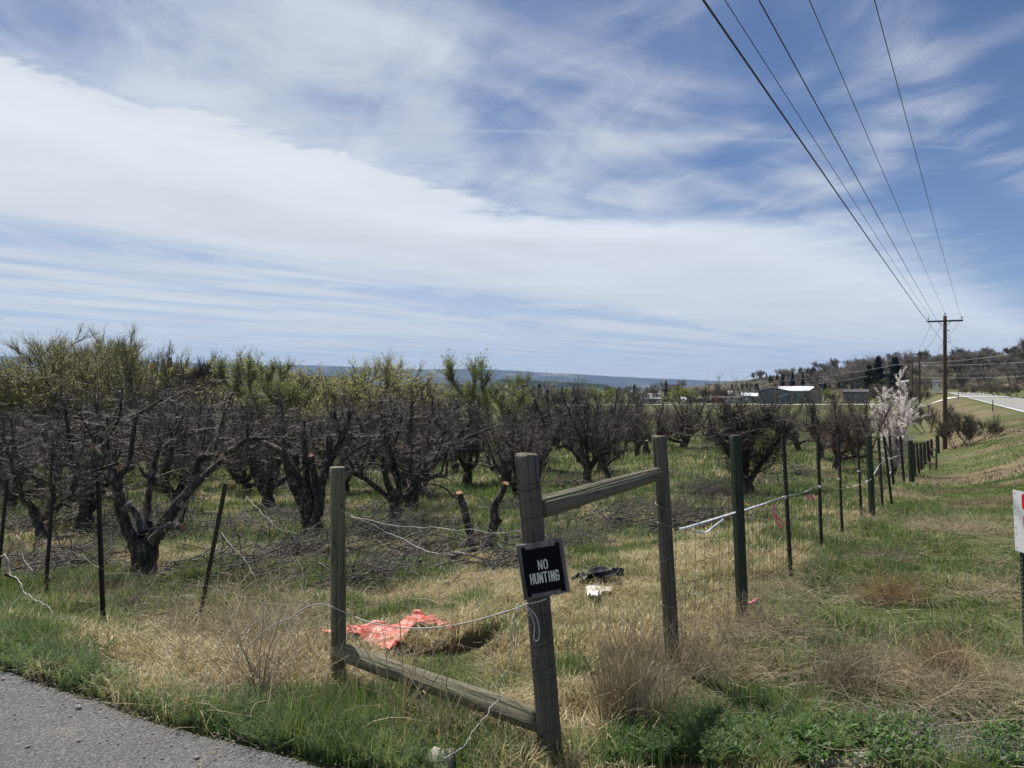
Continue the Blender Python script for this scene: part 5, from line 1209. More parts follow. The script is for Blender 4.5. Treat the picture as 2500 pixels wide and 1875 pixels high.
def tussocky():
    """dead hair-like grass bent over in mounds, inside the corner of the fence and along it"""
    gm = MB()
    nc = 2600; x, y = scatter(nc, 3.3, 15, -.60, .60); q = xf(y) - x; w = straw_w(x, y)
    keep = ground_ok(x, y) & (sedge(x, y) > .45) & (rng.random(nc) < np.where(q > -.2, sst(w, .38, .75), .22 * sst(w, .3, .8))) & (np.abs(G0(x, y) - G(x, y)) < .03)
    x, y, w = x[keep], y[keep], w[keep]
    m_ = 62; n = len(x) * m_; cx = np.repeat(x, m_); cy = np.repeat(y, m_)
    a = rng.random(n) * 6.28; r_ = np.abs(rng.normal(size=n)) * .055; s_ = np.repeat(rng.uniform(.6, 1.25, len(x)), m_)
    bx = cx + np.cos(a) * r_ * s_; by = cy + np.sin(a) * r_ * s_
    side = np.repeat(rng.random(len(x)) * 6.28, m_); az = np.arctan2(np.sin(a) + .6 * np.sin(side), np.cos(a) + .6 * np.cos(side))
    h = rng.uniform(.10, .23, n) * s_; bend = rng.uniform(.5, 1.5, n); ww = np.repeat(w, m_)
    c = blade_cols(np.clip(ww + .12, 0, 1), n); blades(gm, bx, by, h, rng.uniform(.002, .0042, n) * (1 + cy / 14), az, bend, c)
    tag(gm.build('dead_grass', M['dry'], smooth=False), 'mounds of bent dead grass in the fence corner', 'grass', kind='stuff')
tussocky()
def strands(mb, c, n, L, r, flat, cols, spread, k=7, up=.6, curl=.5, zoff=0.0):
    """long curved dry stems growing from around c"""
    c = np.asarray(c, float); B = np.zeros((n, 3)); B[:, 0] = c[0] + rng.normal(size=n) * spread[0]; B[:, 1] = c[1] + rng.normal(size=n) * spread[1]
    B[:, 2] = G(B[:, 0], B[:, 1]) + zoff * rng.random(n)
    d = unit(np.stack([rng.normal(size=n), rng.normal(size=n), up + flat * rng.normal(size=n)], -1)); P = np.zeros((n, k, 3)); P[:, 0] = B; cu = rng.normal(size=(n, 3)) * curl
    cu[:, 2] -= .35 * curl; ln = L * rng.uniform(.4, 1.2, n)
    for j in range(1, k):
        P[:, j] = P[:, j - 1] + d * (ln / (k - 1))[:, None]; d = unit(d + cu / k * 1.5 + rng.normal(size=(n, 3)) * .07)
    gz = G(P[:, :, 0].ravel(), P[:, :, 1].ravel()).reshape(n, k); P[:, :, 2] = np.maximum(P[:, :, 2], gz + .006 + .02 * rng.random((n, k)))
    mb.tubes(P, np.full((n, k), r) * np.linspace(1, .5, k)[None], 3, 0, cols[rng.integers(0, len(cols), n)] * (.8 + .4 * rng.random((n, 1))))
    return P
PALE = np.array([(.58, .49, .31), (.50, .42, .27), (.64, .57, .40), (.40, .33, .21), (.52, .46, .34)])
GREY = np.array([(.42, .37, .28), (.34, .29, .21), (.50, .44, .34), (.25, .20, .14), (.40, .33, .22)])
RUST = np.array([(.42, .30, .15), (.48, .36, .20), (.36, .24, .12), (.44, .36, .22)])
def dry(name, spots, lab, cat, kind=None):
    b = MB(); first = None
    for (px, py, n, L, r, flat, cols, sp, up, curl) in spots:
        g = gp(px, py); first = first or g; strands(b, (g.x, g.y), n, L, r, flat, cols, sp, 7, up, curl, .04)
    return tag(b.build(name, M['dry'], smooth=True, loc=tuple(first)), lab, cat, kind=kind)
# the big pale tangle left of the square post
tg = []
for i in range(34):
    px = rng.uniform(370, 800); py = rng.uniform(1480, 1760); 
    if py > 1580 + (px - 370) * .52: continue
    tg.append((px, py, 60, .48, .0022, .5, PALE, (.22, .2), .3, .9))
for px, py in ((600, 1470), (560, 1500), (520, 1540), (640, 1455), (700, 1520), (470, 1560), (590, 1560), (660, 1600), (560, 1620), (740, 1640), (620, 1680)): tg.append((px, py, 110, .55, .0021, .4, PALE, (.2, .15), .75, .8))
dry('dry_tangle', tg, 'pale tangle of dead wiry weeds left of the square post', 'dead weeds', 'stuff')
dry('dead_weed', [(640, 1712, 16, .55, .0034, .1, GREY, (.03, .03), 2.2, .3), (648, 1716, 60, .3, .0012, .5, GREY, (.06, .06), 1.0, .5)], 'brown branching dead weed stalk left of the square post', 'weed')
dry('dead_weed', [(980, 1770, 10, .62, .004, .1, PALE, (.02, .02), 2.6, .25), (985, 1765, 60, .35, .0014, .5, PALE, (.07, .07), .8, .6)], 'pale dead weed stalk in front of the lower log rail', 'weed')
dry('dead_weed', [(1095, 1830, 8, .5, .003, .1, PALE, (.03, .03), 2.0, .25), (1380, 1780, 12, .35, .0025, .2, PALE, (.06, .06), 1.6, .3)], 'thin dead stalks crossing before the foot of the sign post', 'weed')
# grey upright dead bush and the rank growth along the right fence
dry('dead_bush', [(1530, 1770, 330, .48, .0019, .15, np.vstack([GREY, PALE]), (.07, .06), 4.0, .22), (1505, 1780, 120, .36, .0017, .3, PALE, (.10, .08), 1.6, .5), (1610, 1720, 150, .44, .0015, .25, np.vstack([GREY, PALE]), (.10, .10), 3.0, .3)], 'grey upright clump of dead stalks at the foot of the brace post', 'dead bush')
fb = []
for px, py, n, L in [(1660, 1620, 420, .34), (1700, 1640, 380, .32), (1740, 1600, 340, .3), (1790, 1560, 420, .30), (1820, 1540, 420, .34), (1850, 1530, 300, .28), (1880, 1500, 300, .26), (1930, 1440, 420, .3), (1960, 1420, 300, .26), (2010, 1370, 300, .26), (2040, 1330, 260, .24), (2080, 1290, 300, .26), (2110, 1270, 300, .26), (2135, 1255, 340, .3)]:
    fb.append((px, py, int(n * .32), L, .0015 + .0001 * (1900 - py) / 200, .35, np.vstack([GREY, PALE, PALE]), (.22, .2), 1.0, .5))
dry('fence_weeds', fb, 'grey and straw coloured dead weeds along the right hand fence', 'dead weeds', 'stuff')
for i, (px, py, n, L, cols, sp, up, lab) in enumerate([(2250, 1180, 1500, .42, PALE, (.75, .8), .6, 'long band of tan dead grass by the fence below the blossoming tree'), (2200, 1215, 900, .38, PALE, (.55, .5), .6, 'tan dead grass around the foot of the uphill stakes'),
        (2280, 1285, 420, .42, PALE, (.55, .28), .45, 'straw coloured tussock line across the verge, its left half'), (2340, 1305, 520, .50, PALE, (.38, .2), .7, 'big straw coloured tussock with splayed stems on the verge'), (2165, 1372, 300, .22, GREY, (.16, .12), 1.0, 'small dark green and grey tussock in the middle of the verge'),
        (2175, 1470, 520, .28, RUST, (.14, .11), 1.3, 'rusty upright tussock in the lower verge'), (2110, 1470, 130, .34, PALE, (.3, .12), .2, 'flattened dead grass left of the rusty tussock'), (2310, 1650, 380, .26, RUST, (.06, .05), 2.0, 'orange upright tuft low on the verge near the right edge'),
        (2250, 1660, 460, .34, PALE, (.20, .12), .5, 'pale splayed dead grass left of the orange upright tuft'), (2410, 1455, 300, .30, PALE, (.18, .1), .5, 'pale splayed tuft left of the road marker post'), (2440, 1740, 400, .52, PALE, (.26, .18), .5, 'long leaning dead stems in the lower right corner'), (2380, 1700, 170, .5, PALE, (.2, .12), .4, 'dead stems arching left of the lower right corner'),
        (2080, 1680, 160, .34, GREY, (.10, .07), 1.8, 'thin brown stalks rising behind the green weeds'), (2010, 1690, 120, .30, GREY, (.14, .1), 1.6, 'brown stalk clump left of the thin brown stalks'), (1850, 1660, 200, .40, PALE, (.3, .12), .9, 'leaning grey stalks right of the brace post'), (1800, 1560, 240, .36, PALE, (.3, .14), .3, 'flattened pale grass right of the first green post'),
        (1755, 1210, 700, .40, RUST, (.32, .22), 1.3, 'rust coloured dry weed patch behind the first green post'), (2030, 1165, 260, .35, RUST, (.5, .4), .9, 'faint rust coloured patch under the reddish apple tree'), (240, 1470, 420, .42, GREY, (.3, .18), 1.2, 'dull brown weeds at the foot of the upright stake'), (20, 1400, 500, .45, RUST, (.3, .25), .9, 'tan grass clump at the left edge'), (720, 1215, 400, .3, PALE, (.5, .4), .4, 'dry pale patch between two apple trees'), (1180, 1240, 0, .3, PALE, (.5, .4), .4, '')]):
    if n: dry('dry_tussock', [(px, py, n, L, .0015 + .0002 * max(0, (1500 - py)) / 60, .4, cols, sp, up, .5)], lab, 'dry grass')

def straw_litter():
    b = MB(); n = 9000; x, y = scatter(n, 2.9, 11, -.7, .7); k = (sedge(x, y) > .05) & (np.abs(G0(x, y) - G(x, y)) < .03) & (fbm(x, y, 1.3, 88, 3) > .40); x, y = x[k], y[k]; n = len(x); a = rng.random(n) * 6.28
    twig_batch(b, np.stack([x, y, G(x, y) + rng.uniform(.01, .07, n)], -1), np.stack([np.cos(a), np.sin(a), rng.normal(size=n) * .25 + .12], -1), rng.uniform(.06, .34, n), rng.uniform(.0009, .0021, n), PALE[rng.integers(0, 5, n)] * rng.uniform(.8, 1.2, (n, 1)), 5, .9, -.1)
    m_ = 7000; x, y = scatter(m_, 2.9, 8, -.7, .7); k = (sedge(x, y) > .03); x, y = x[k], y[k]; m_ = len(x)
    leaves_at(b, np.stack([x, y, G(x, y) + rng.uniform(.01, .05, m_)], -1), .008, np.array([(.30, .22, .13), (.42, .36, .26), (.20, .14, .09)]), .003)
    tag(b.build('straw_litter', M['dry']), 'broken pale straw and dead leaf bits lying through the grass', 'litter', kind='stuff')
straw_litter()
# feathery green weeds
def feather(mb, c, L, n, cols, lean=(0, 0)):
    """n fern-like shoots with fine leaflets"""
    a = rng.random(n) * 6.28; t = np.linspace(0, 1, 15)[1:]
    out = rng.uniform(.25, .9, n); ln = L * rng.uniform(.55, 1.15, n); B = np.array([c[0], c[1], c[2]]) + np.stack([np.cos(a) * .02, np.sin(a) * .02, 0 * a], -1)
    ax = np.stack([np.cos(a), np.sin(a)], -1)
    stem = np.zeros((n, len(t) + 1, 3)); stem[:, 0] = B
    for j, q in enumerate(t):
        stem[:, j + 1, :2] = B[:, :2] + ax * (ln * out * q ** 1.4)[:, None] * .8; stem[:, j + 1, 2] = B[:, 2] + ln * (q - .28 * out * q ** 2.2)
    col = cols[rng.integers(0, len(cols), n)] * (.8 + .4 * rng.random((n, 1)))
    mb.tubes(stem, np.full((n, len(t) + 1), .0014), 3, 0, col)
    P = np.repeat(stem[:, 2:], 2, 1).reshape(-1, 3); m_ = len(P); k = np.tile(np.repeat(np.arange(len(t) - 1), 2), n); fr = 1 - k / len(t)
    sg = np.tile([1, -1], m_ // 2); axr = np.repeat(ax, 2 * (len(t) - 1), 0); sdv = np.stack([-axr[:, 1] * sg, axr[:, 0] * sg, rng.normal(size=m_) * .3 + .25], -1); sdv = unit(sdv + rng.normal(size=(m_, 3)) * .25)
    ll = L * .22 * (fr * .8 + .25) * rng.uniform(.6, 1.2, m_)
    # each pinna: a rib with tiny leaflets
    for q in (.25, .5, .75, 1.0):
        for sgn in (-1, 1):
            C = P + sdv * (ll * q)[:, None]; d2 = unit(np.stack([axr[:, 0], axr[:, 1], np.full(m_, .2)], -1) * sgn + rng.normal(size=(m_, 3)) * .4); s2 = (ll * .30 * (1.15 - q * .6))[:, None]; wv = unit(np.cross(d2, rng.normal(size=(m_, 3)))) * .0011
            V = np.stack([C - wv, C + wv, C + d2 * s2], 1).reshape(-1, 3); i = np.arange(m_) * 3
            mb.add(V, None, np.stack([i, i + 1, i + 2], -1), col=np.repeat(np.repeat(col, 2 * (len(t) - 1), 0), 3, 0))
FEA = np.array([(.22, .30, .11), (.19, .27, .10), (.26, .33, .12), (.16, .23, .11)])
def weeds():
    b = MB(); bb = MB()
    pts = []
    xs = rng.uniform(-3.6, -.3, 420)
    for x_ in xs:
        s_ = abs(rng.normal()) * .26 + .05; y_ = float(np.interp(x_, _EX, _EY)) + s_
        dens = fbm(np.array([x_]), np.array([y_]), 1.1, 77, 2)[0]
        if rng.random() < sst(dens, .30, .55) * (1 if x_ < -1.3 else .6): pts.append((x_, y_, rng.uniform(.08, .17)))
    for i in range(70):
        px = rng.uniform(1500, 2060); py = rng.uniform(1745, 1880); g = gp(px, py); pts.append((g.x, g.y, rng.uniform(.07, .15)))
    for px, py in ((1940, 1790), (1960, 1770), (1700, 1810), (1765, 1790), (930, 1820), (900, 1800), (1400, 1850)): g = gp(px, py); pts.append((g.x, g.y, .17))
    for x_, y_, L in pts: feather(b, (x_, y_, float(G(x_, y_))), L, int(rng.integers(10, 17)), FEA)
    tag(b.build('feathery_weeds', M['grass'], smooth=False), 'soft feathery green weeds along the asphalt and at the lower edge', 'weeds', kind='stuff')
    # broad leaves and small blossoms close to the bottom edge
    lf = MB(); n = 5200; px = rng.uniform(1480, 2500, n); py = rng.uniform(1760, 1880, n); keep = (fbm(px, py, .012, 3, 3) > .42); px, py = px[keep], py[keep]
    px = np.concatenate([px, rng.uniform(0, 560, 1800)]); py = np.concatenate([py, 0 * rng.random(1800)])
    X = []; 
    for a_, b_ in zip(px, py):
        if b_ < 1: x_ = -3.3 + rng.random() * 2.4; y_ = float(np.interp(x_, _EX, _EY)) + .05 + abs(rng.normal()) * .2; X.append((x_, y_)); continue
        d = 1.68 * F / (b_ - 937.5); X.append(((a_ - 1250) / F * d, d))
    X = np.array(X); z = G(X[:, 0], X[:, 1]); n = len(X); C = np.stack([X[:, 0], X[:, 1], z + rng.uniform(.01, .07, n)], -1)
    a = rng.random(n) * 6.28; d = np.stack([np.cos(a), np.sin(a), rng.uniform(.0, .9, n)], -1); d = unit(d); s_ = rng.uniform(.010, .026, n)[:, None]; w = unit(np.cross(d, [0, 0, 1.])) * s_ * .45
    cup = np.array([0, 0, 1.]) * s_ * .12
    V = np.stack([C, C + d * s_ * .8 + w + cup, C + d * s_ * 2, C + d * s_ * .8 - w + cup], 1).reshape(-1, 3); cc = np.array([(.085, .165, .030), (.115, .20, .045), (.07, .135, .04)])[rng.integers(0, 3, n)] * (.8 + .4 * rng.random((n, 1)))
    i = np.arange(n) * 4; lf.add(V, None, np.concatenate([np.stack([i, i + 1, i + 2], -1), np.stack([i, i + 2, i + 3], -1)]), col=np.repeat(cc, 4, 0))
    tag(lf.build('broad_leaved_weeds', M['leaf'], smooth=False), 'low broad leaved green weeds at the lower edge', 'weeds', kind='stuff')
    fl = MB(); cl = []
    for (cx, cy, sx, sy, m_) in [(2380, 1800, 130, 45, 2600), (2440, 1850, 80, 30, 1200), (2120, 1755, 60, 10, 260), (2230, 1790, 50, 20, 260), (60, 1602, 28, 10, 260), (110, 1640, 60, 14, 260), (1010, 1720, 50, 20, 120), (620, 1740, 90, 20, 360), (760, 1720, 60, 20, 120), (440, 1705, 6, 6, 60), (1100, 1860, 30, 10, 60)]:
        qx = cx + rng.normal(size=m_) * sx; qy = np.minimum(cy + rng.normal(size=m_) * sy, 1890); dd = 1.70 * F / (qy - 937.5); cl.append(np.stack([(qx - 1250) / F * dd, dd], -1))
    X = np.concatenate(cl); X = X[sedge(X[:, 0], X[:, 1]) > .03]; n = len(X); C = np.stack([X[:, 0], X[:, 1], G(X[:, 0], X[:, 1]) + rng.uniform(.02, .07, n)], -1)
    leaves_at(fl, C, .0042, np.array([(.46, .38, .50), (.36, .30, .42), (.50, .46, .54), (.40, .36, .38)]), .003)
    tag(fl.build('tiny_flowers', M['petal'], smooth=False), 'tiny mauve flowers scattered through the low weeds', 'flowers', kind='stuff')
    # strong blue green grass blades near the foot of the brace post
    gb = MB()
    for px, py, m_, L in [(1660, 1770, 260, .13), (1700, 1790, 240, .11), (1620, 1790, 200, .12), (1850, 1735, 260, .12), (1900, 1735, 240, .11), (1560, 1850, 400, .14), (1480, 1860, 300, .12), (600, 1835, 700, .09), (520, 1810, 600, .08), (830, 1850, 700, .12), (930, 1870, 500, .12), (1230, 1860, 400, .13), (1130, 1790, 0, .1), (2130, 1300, 0, .1), (300, 1560, 300, .16), (110, 1560, 400, .15), (130, 1530, 300, .15), (20, 1500, 300, .16), (2270, 1560, 200, .1), (1400, 1640, 400, .12), (1860, 1360, 600, .16), (1830, 1400, 500, .16)]:
        if not m_: continue
        g = gp(px, py); x_ = g.x + rng.normal(size=m_) * .10; y_ = g.y + rng.normal(size=m_) * .08; k = sedge(x_, y_) > .03; x_, y_ = x_[k], y_[k]; m2 = len(x_)
        blades(gb, x_, y_, L * rng.uniform(.5, 1.3, m2), rng.uniform(.003, .006, m2), rng.random(m2) * 6.28, np.abs(rng.normal(size=m2)) * .5, np.array([(.11, .19, .055), (.095, .165, .065), (.17, .25, .07)])[rng.integers(0, 3, m2)])
    tag(gb.build('lush_grass', M['grass'], smooth=False), 'taller lush green grass tufts', 'grass', kind='stuff')
weeds()

# ------------------------------------------------------------------ prunings on the orchard floor
def brush(name, R_=1.0, n=70, h=.3, col='grey', thick=.010):
    root = empty(name); b = MB(); tw = MB(); ps = []
    for i in range(n):
        a = rng.random() * 6.28; r = abs(rng.normal()) * R_ * .45; c = np.array([math.cos(a) * r, math.sin(a) * r * .7, rng.uniform(.02, .03 + h * math.exp(-(r / R_) ** 2))])
        a2 = rng.normal() * .7 + (0 if rng.random() < .6 else 1.5); d = np.array([math.cos(a2), math.sin(a2), rng.normal() * .16]); ln = rng.uniform(.5, 1.5) * R_
        Q, q = pathgen(c - d * ln / 2, d, ln, thick * rng.uniform(.6, 1.8), .003, 7, .17, 0); Q[:, 2] = np.maximum(np.abs(Q[:, 2]), .012); ps.append(smooth_path(Q, q, 10))
    for Q, q in ps: b.tubes(Q, q, 5)
    m_ = n * 11; B, T, rr = along(ps, m_, .1); d = unit(T * 1.0 + rng.normal(size=(m_, 3)) * .7 + np.array([0, 0, .1])); cl = np.vstack([TW[col], TW['purple']])
    P = twig_batch(tw, B, d, rng.uniform(.08, .45, m_) * R_ ** .5, np.full(m_, .0032), cl[rng.integers(0, len(cl), m_)], 4, .5, .0)
    b.build('branches', M['bark_grey'], root); tw.build('twigs', M['twig'], root); return root
BR = [brush('brush_pile', 1.0, 26, .24), brush('brush_pile', 1.25, 44, .32, 'brown'), brush('brush_pile', .8, 24, .20, 'grey'), brush('brush_pile', 1.1, 30, .45, 'purple', .007)]
ub = set()
BP = [(880, 1440, 1, .72, 'near heap of dark prunings right of the pale square post'), (960, 1400, 0, .9, 'prunings in front of the sawn stump, on its left'), (640, 1420, 1, .8, 'dark prunings lying between the leaning stake and the pale square post'), (540, 1385, 0, .9, 'long branches on the ground right of the big forked trunk'), (200, 1400, 1, .9, 'dark prunings between the twin trunk tree and the big forked one'),
      (80, 1425, 0, .8, 'prunings at the left edge in front of the twin trunk tree'), (300, 1500, 2, .6, 'small dark heap of twigs right of the upright stake'), (700, 1360, 2, .9, 'twigs left of the square post under the tree of five limbs'), (860, 1300, 3, .8, 'springy twigs right of the square post top'), (1040, 1290, 1, .8, 'wide heap of prunings behind the sawn stump'),
      (920, 1250, 0, .8, 'prunings under the wide armed apple tree'), (1360, 1240, 2, .8, 'grey branch heap just under the upper rail, near the sign post'), (1420, 1330, 0, .72, 'loose pale branches below the upper rail'), (1540, 1250, 1, .75, 'heap of bare branches left of the brace post'), (1480, 1300, 3, .6, 'springy twigs below the middle of the upper rail'), (1660, 1250, 0, .85, 'branches between the brace post and the first green post'),
      (1720, 1190, 3, .9, 'thin shrubby prunings left of the first green post'), (1560, 1170, 0, .9, 'branches behind the upper rail end'), (1880, 1180, 0, .9, 'prunings right behind the first steel stake'), (1960, 1160, 1, .9, 'dark heap of prunings between the second and third stakes'), (430, 1300, 0, .9, 'branches seen through the fork of the big left trunk'), (560, 1290, 2, .9, 'twigs behind the leaning stake'), (330, 1270, 1, .8, 'prunings behind the big forked trunk'), (150, 1290, 1, .9, 'prunings beside the twin trunk tree'), (30, 1300, 0, .9, 'prunings by the left edge behind the stakes'), (1250, 1240, 0, .8, 'prunings left behind the sign post')]
for px, py, k, s_, lab in BP: tag(place(BR[k], ub, gp(px, py), s_, rng.uniform(-.5, .5)), lab, 'brush pile', 'heaps of prunings')
for i in range(54):
    y = rng.uniform(10, 34); u = rng.uniform(-.68, .30 if y > 15 else .1); x = u * y
    if xf(y) - x < 1.5: continue
    k = int(rng.integers(0, 4)); tag(place(BR[k], ub, (x, y, float(G(x, y))), rng.uniform(.7, 1.1), rng.uniform(-.8, .8)), 'tangled prunings on the grass between the further apple trees', 'brush pile', 'prunings between the orchard rows')
def litter():
    b = MB(); n = 4200; x, y = scatter(n, 6.5, 30, -.7, .5); k = (xf(y) - x > 1.0) & (fbm(x, y, .5, 21, 3) > .42) & (sedge(x, y) > 1.8); x, y = x[k], y[k]; n = len(x)
    a = rng.random(n) * 6.28; cl = np.vstack([TW['grey'], TW['brown']])
    twig_batch(b, np.stack([x, y, G(x, y) + .03], -1), np.stack([np.cos(a), np.sin(a), rng.normal(size=n) * .12 + .05], -1), rng.uniform(.1, .6, n), rng.uniform(.002, .006, n), cl[rng.integers(0, 8, n)], 4, .5, 0)
    tag(b.build('fallen_twigs', M['twig']), 'fallen twigs strewn over the orchard grass', 'twigs', kind='stuff')
litter()

# logs and stumps
def log(p0, p1, r, lab, m='bark_grey', cut='cut_pale', cat='log', grp='cut logs'):
    p0, p1 = Vector(p0), Vector(p1); root = oriented('cut_log', p0, p1); L = (p1 - p0).length
    b = MB(); Q, q = pathgen((0, 0, 0), (0, 0, 1), L, r, r * .8, 7, .09); q = q * (1 + .1 * rng.normal(size=7)); b.tubes(*smooth_path(Q, q, 14), 10); b.build('log_bark', M[m], root)
    for e, d_ in ((Q[0], Q[0] - Q[1]), (Q[-1], Q[-1] - Q[-2])): c = MB(); disc(c, e + unit(d_) * .002, d_, r * .82); c.build('cut_face', M[cut], root, smooth=False)
    return tag(root, lab, cat, grp)
def glog(a, b_, r, lab, up=0.0, **k):
    A, B = gp(*a), gp(*b_); A.z += r + up; B.z += r + up; return log(A, B, r, lab, **k)
glog((1085, 1352), (1130, 1378), .045, 'pale grey log lowest left of the pile at the sawn stump')
glog((1100, 1362), (1200, 1372), .055, 'dark log lying along the front of the pile at the sawn stump', .0, m='bark')
glog((1120, 1350), (1215, 1352), .05, 'grey split log on top of the pile at the sawn stump', .08)
glog((1180, 1385), (1262, 1372), .045, 'dark log reaching toward the sign post', .0, m='bark')
glog((1200, 1362), (1268, 1360), .04, 'grey log end nearest the sign post', .05)
glog((1090, 1340), (1120, 1352), .035, 'short whitish log piece at the left end of the pile', .02)
glog((500, 1262), (530, 1262), .07, 'short log standing by the pile behind the leaning stake', .0, cut='cut')
glog((540, 1262), (575, 1245), .06, 'log in the small pile behind the leaning stake')
glog((575, 1262), (608, 1262), .05, 'whitish log right of the small pile behind the leaning stake')
glog((90, 1345), (130, 1325), .07, 'fallen log at the foot of the twin trunk tree', .0, m='bark')
glog((125, 1322), (180, 1320), .05, 'tan log right of the twin trunk tree', .02)
glog((1345, 1262), (1398, 1250), .05, 'grey log under the left part of the upper rail', .02)
glog((1350, 1250), (1385, 1236), .05, 'dark log on top of the heap under the upper rail', .08, m='bark')
glog((1480, 1163), (1535, 1140), .05, 'broken grey limb propped above the upper rail', .12)
glog((1545, 1210), (1565, 1210), .03, 'small dark chunk below the upper rail', .0, m='bark')
glog((400, 1392), (455, 1392), .022, 'thin pole lying right of the big forked trunk')
glog((380, 1402), (520, 1420), .02, 'long thin branch in front of the big forked trunk', .0, m='bark')
glog((240, 1420), (330, 1404), .018, 'slim branch left of the foot of the big forked trunk')
tag(log(gp(1578, 1112), gp(1578, 1112) + Vector((.0, 0, .9)), .22, 'short dark stump with pale cut left of the brace post top', 'bark', 'cut_pale', 'tree stump', None), None)
log(at(118, 1590, 4.9), at(180, 1680, 4.2) + Vector((0, 0, .02)), .004, 'thin dead stick leaning over the weeds near the asphalt', 'bark_grey', 'cut_pale', 'stick', None)
log(at(218, 1560, 4.9), at(185, 1638, 4.6), .006, 'thin stick standing in the grass right of the white cord', 'bark_grey', 'cut_pale', 'stick', None)
log(at(1035, 1690, 3.9), at(950, 1755, 3.95), .014, 'dark flat stake lying under the lower log rail', 'bark', 'cut_pale', 'stick', None)
log(at(2050, 1555, 5.1), at(2055, 1560, 5.0), .003, 'short stick on the lower verge', 'bark_grey', 'cut_pale', 'stick', None)

# ------------------------------------------------------------------ tarpaulins
def inpoly(x, y, P):
    c = np.zeros(x.shape, bool); n = len(P)
    for i in range(n):
        x1, y1 = P[i]; x2, y2 = P[(i + 1) % n]
        c ^= ((y1 > y) != (y2 > y)) & (x < (x2 - x1) * (y - y1) / (y2 - y1 + 1e-9) + x1)
    return c
def tarp(name, poly, m, lab, amp=.05, lift=.03, step=.018, fr=4.0, seed=1, cat='tarpaulin'):
    W_ = [(g.x, g.y) for g in (gp(*p) for p in poly)]; P = np.array(W_); x0, y0 = P.min(0) - .03; x1, y1 = P.max(0) + .03
    xs = np.arange(x0, x1, step); ys = np.arange(y0, y1, step); X, Y = np.meshgrid(xs, ys); X = X + (vn(X, Y, 9, 4) - .5) * .01
    ins = inpoly(X, Y, W_)
    rid = lambda s_, f: 1 - np.abs(2 * fbm(X + .7 * Y * s_, Y * (1.4 - s_), f, seed + 3 * int(s_ * 10), 2) - 1) * 2.2
    Z = G0(X, Y) + lift + amp * (.55 * np.clip(rid(.2, fr), 0, 1) + .35 * np.clip(rid(-.5, fr * 1.7), 0, 1) + .12 * fbm(X, Y, 26, seed, 2)) + .01
    idx = -np.ones(X.shape, int); idx[ins] = np.arange(ins.sum()); V = np.stack([X[ins], Y[ins], Z[ins]], -1)
    a, b_, c, d = idx[:-1, :-1], idx[:-1, 1:], idx[1:, 1:], idx[1:, :-1]; k = (a >= 0) & (b_ >= 0) & (c >= 0) & (d >= 0)
    mb = MB(); mb.add(V, np.stack([a[k], b_[k], c[k], d[k]], -1)); o = mb.build(name, m, loc=tuple(V[0])); so_ = o.modifiers.new('s', 'SOLIDIFY'); so_.thickness = .003
    return tag(o, lab, cat)
tarp('red_tarp', [(775, 1570), (850, 1556), (905, 1548), (960, 1545), (990, 1535), (1008, 1524), (1016, 1517), (1030, 1522), (1045, 1526), (1062, 1532), (1068, 1540), (1112, 1544), (1110, 1550), (1060, 1553), (1035, 1552), (1010, 1558), (985, 1568), (975, 1578), (973, 1592), (952, 1606), (925, 1598), (895, 1590), (850, 1577), (800, 1576)], M['tarp_red'], 'crumpled faded red tarpaulin beside the hole behind the lower rail', .085, .03, .012, 3.6, 2)
tarp('black_plastic', [(1390, 1440), (1415, 1432), (1440, 1420), (1470, 1420), (1490, 1430), (1520, 1428), (1526, 1434), (1505, 1450), (1480, 1448), (1430, 1445)], M['tarp_black'], 'crumpled black plastic sheeting lying in the dry grass right of the sign', .11, .075, .012, 3.0, 5)
tarp('white_plastic', [(1428, 1447), (1450, 1440), (1480, 1443), (1500, 1452), (1492, 1458), (1470, 1460), (1460, 1475), (1445, 1476), (1432, 1462)], M['tarp_white'], 'white plastic sheet folded out from under the black one', .055, .025, .012, 3.0, 7)
def rubble():
    b = MB()
    for i in range(240):
        px = rng.uniform(1960, 2130) if i % 3 else rng.uniform(2180, 2240); py = rng.uniform(1845, 1882) if i % 3 else rng.uniform(1785, 1825)
        d = 1.70 * F / (py - 937.5); x_ = (px - 1250) / F * d; rock(b, (x_, d, float(G(x_, d)) + .004), rng.uniform(.004, .018), .6)
    tag(b.build('gravel', M['stone']), 'pale gravel patches at the lower edge right of centre', 'gravel', kind='stuff')
rubble()
def grit():
    b = MB(); n = 900; x = rng.uniform(-4.5, .2, n); y = np.interp(x, _EX, _EY) - np.abs(rng.normal(size=n)) ** 1.5 * .16 + .03; z = E - 1.655 + .02
    for i in range(n):
        if y[i] > .9 and abs(x[i]) < .75 * y[i]: rock(b, (x[i], y[i], z), rng.uniform(.002, .0065), .7)
    tag(b.build('grit', M['stone']), 'loose grit along the crumbling edge of the asphalt', 'gravel', kind='stuff')
grit()
b = MB(); g = gp(1075, 1872); rock(b, (0, 0, .03), .075, .65); o = b.build('boulder', M['stone']); o.location = (g.x, g.y, g.z); tag(o, 'rounded pale stone at the bottom edge below the lower rail', 'stone')
b = MB(); g = gp(440, 1700)
for k in range(5): rock(b, (rng.normal() * .012, rng.normal() * .012, .02 + .008 * k), .02, .8)

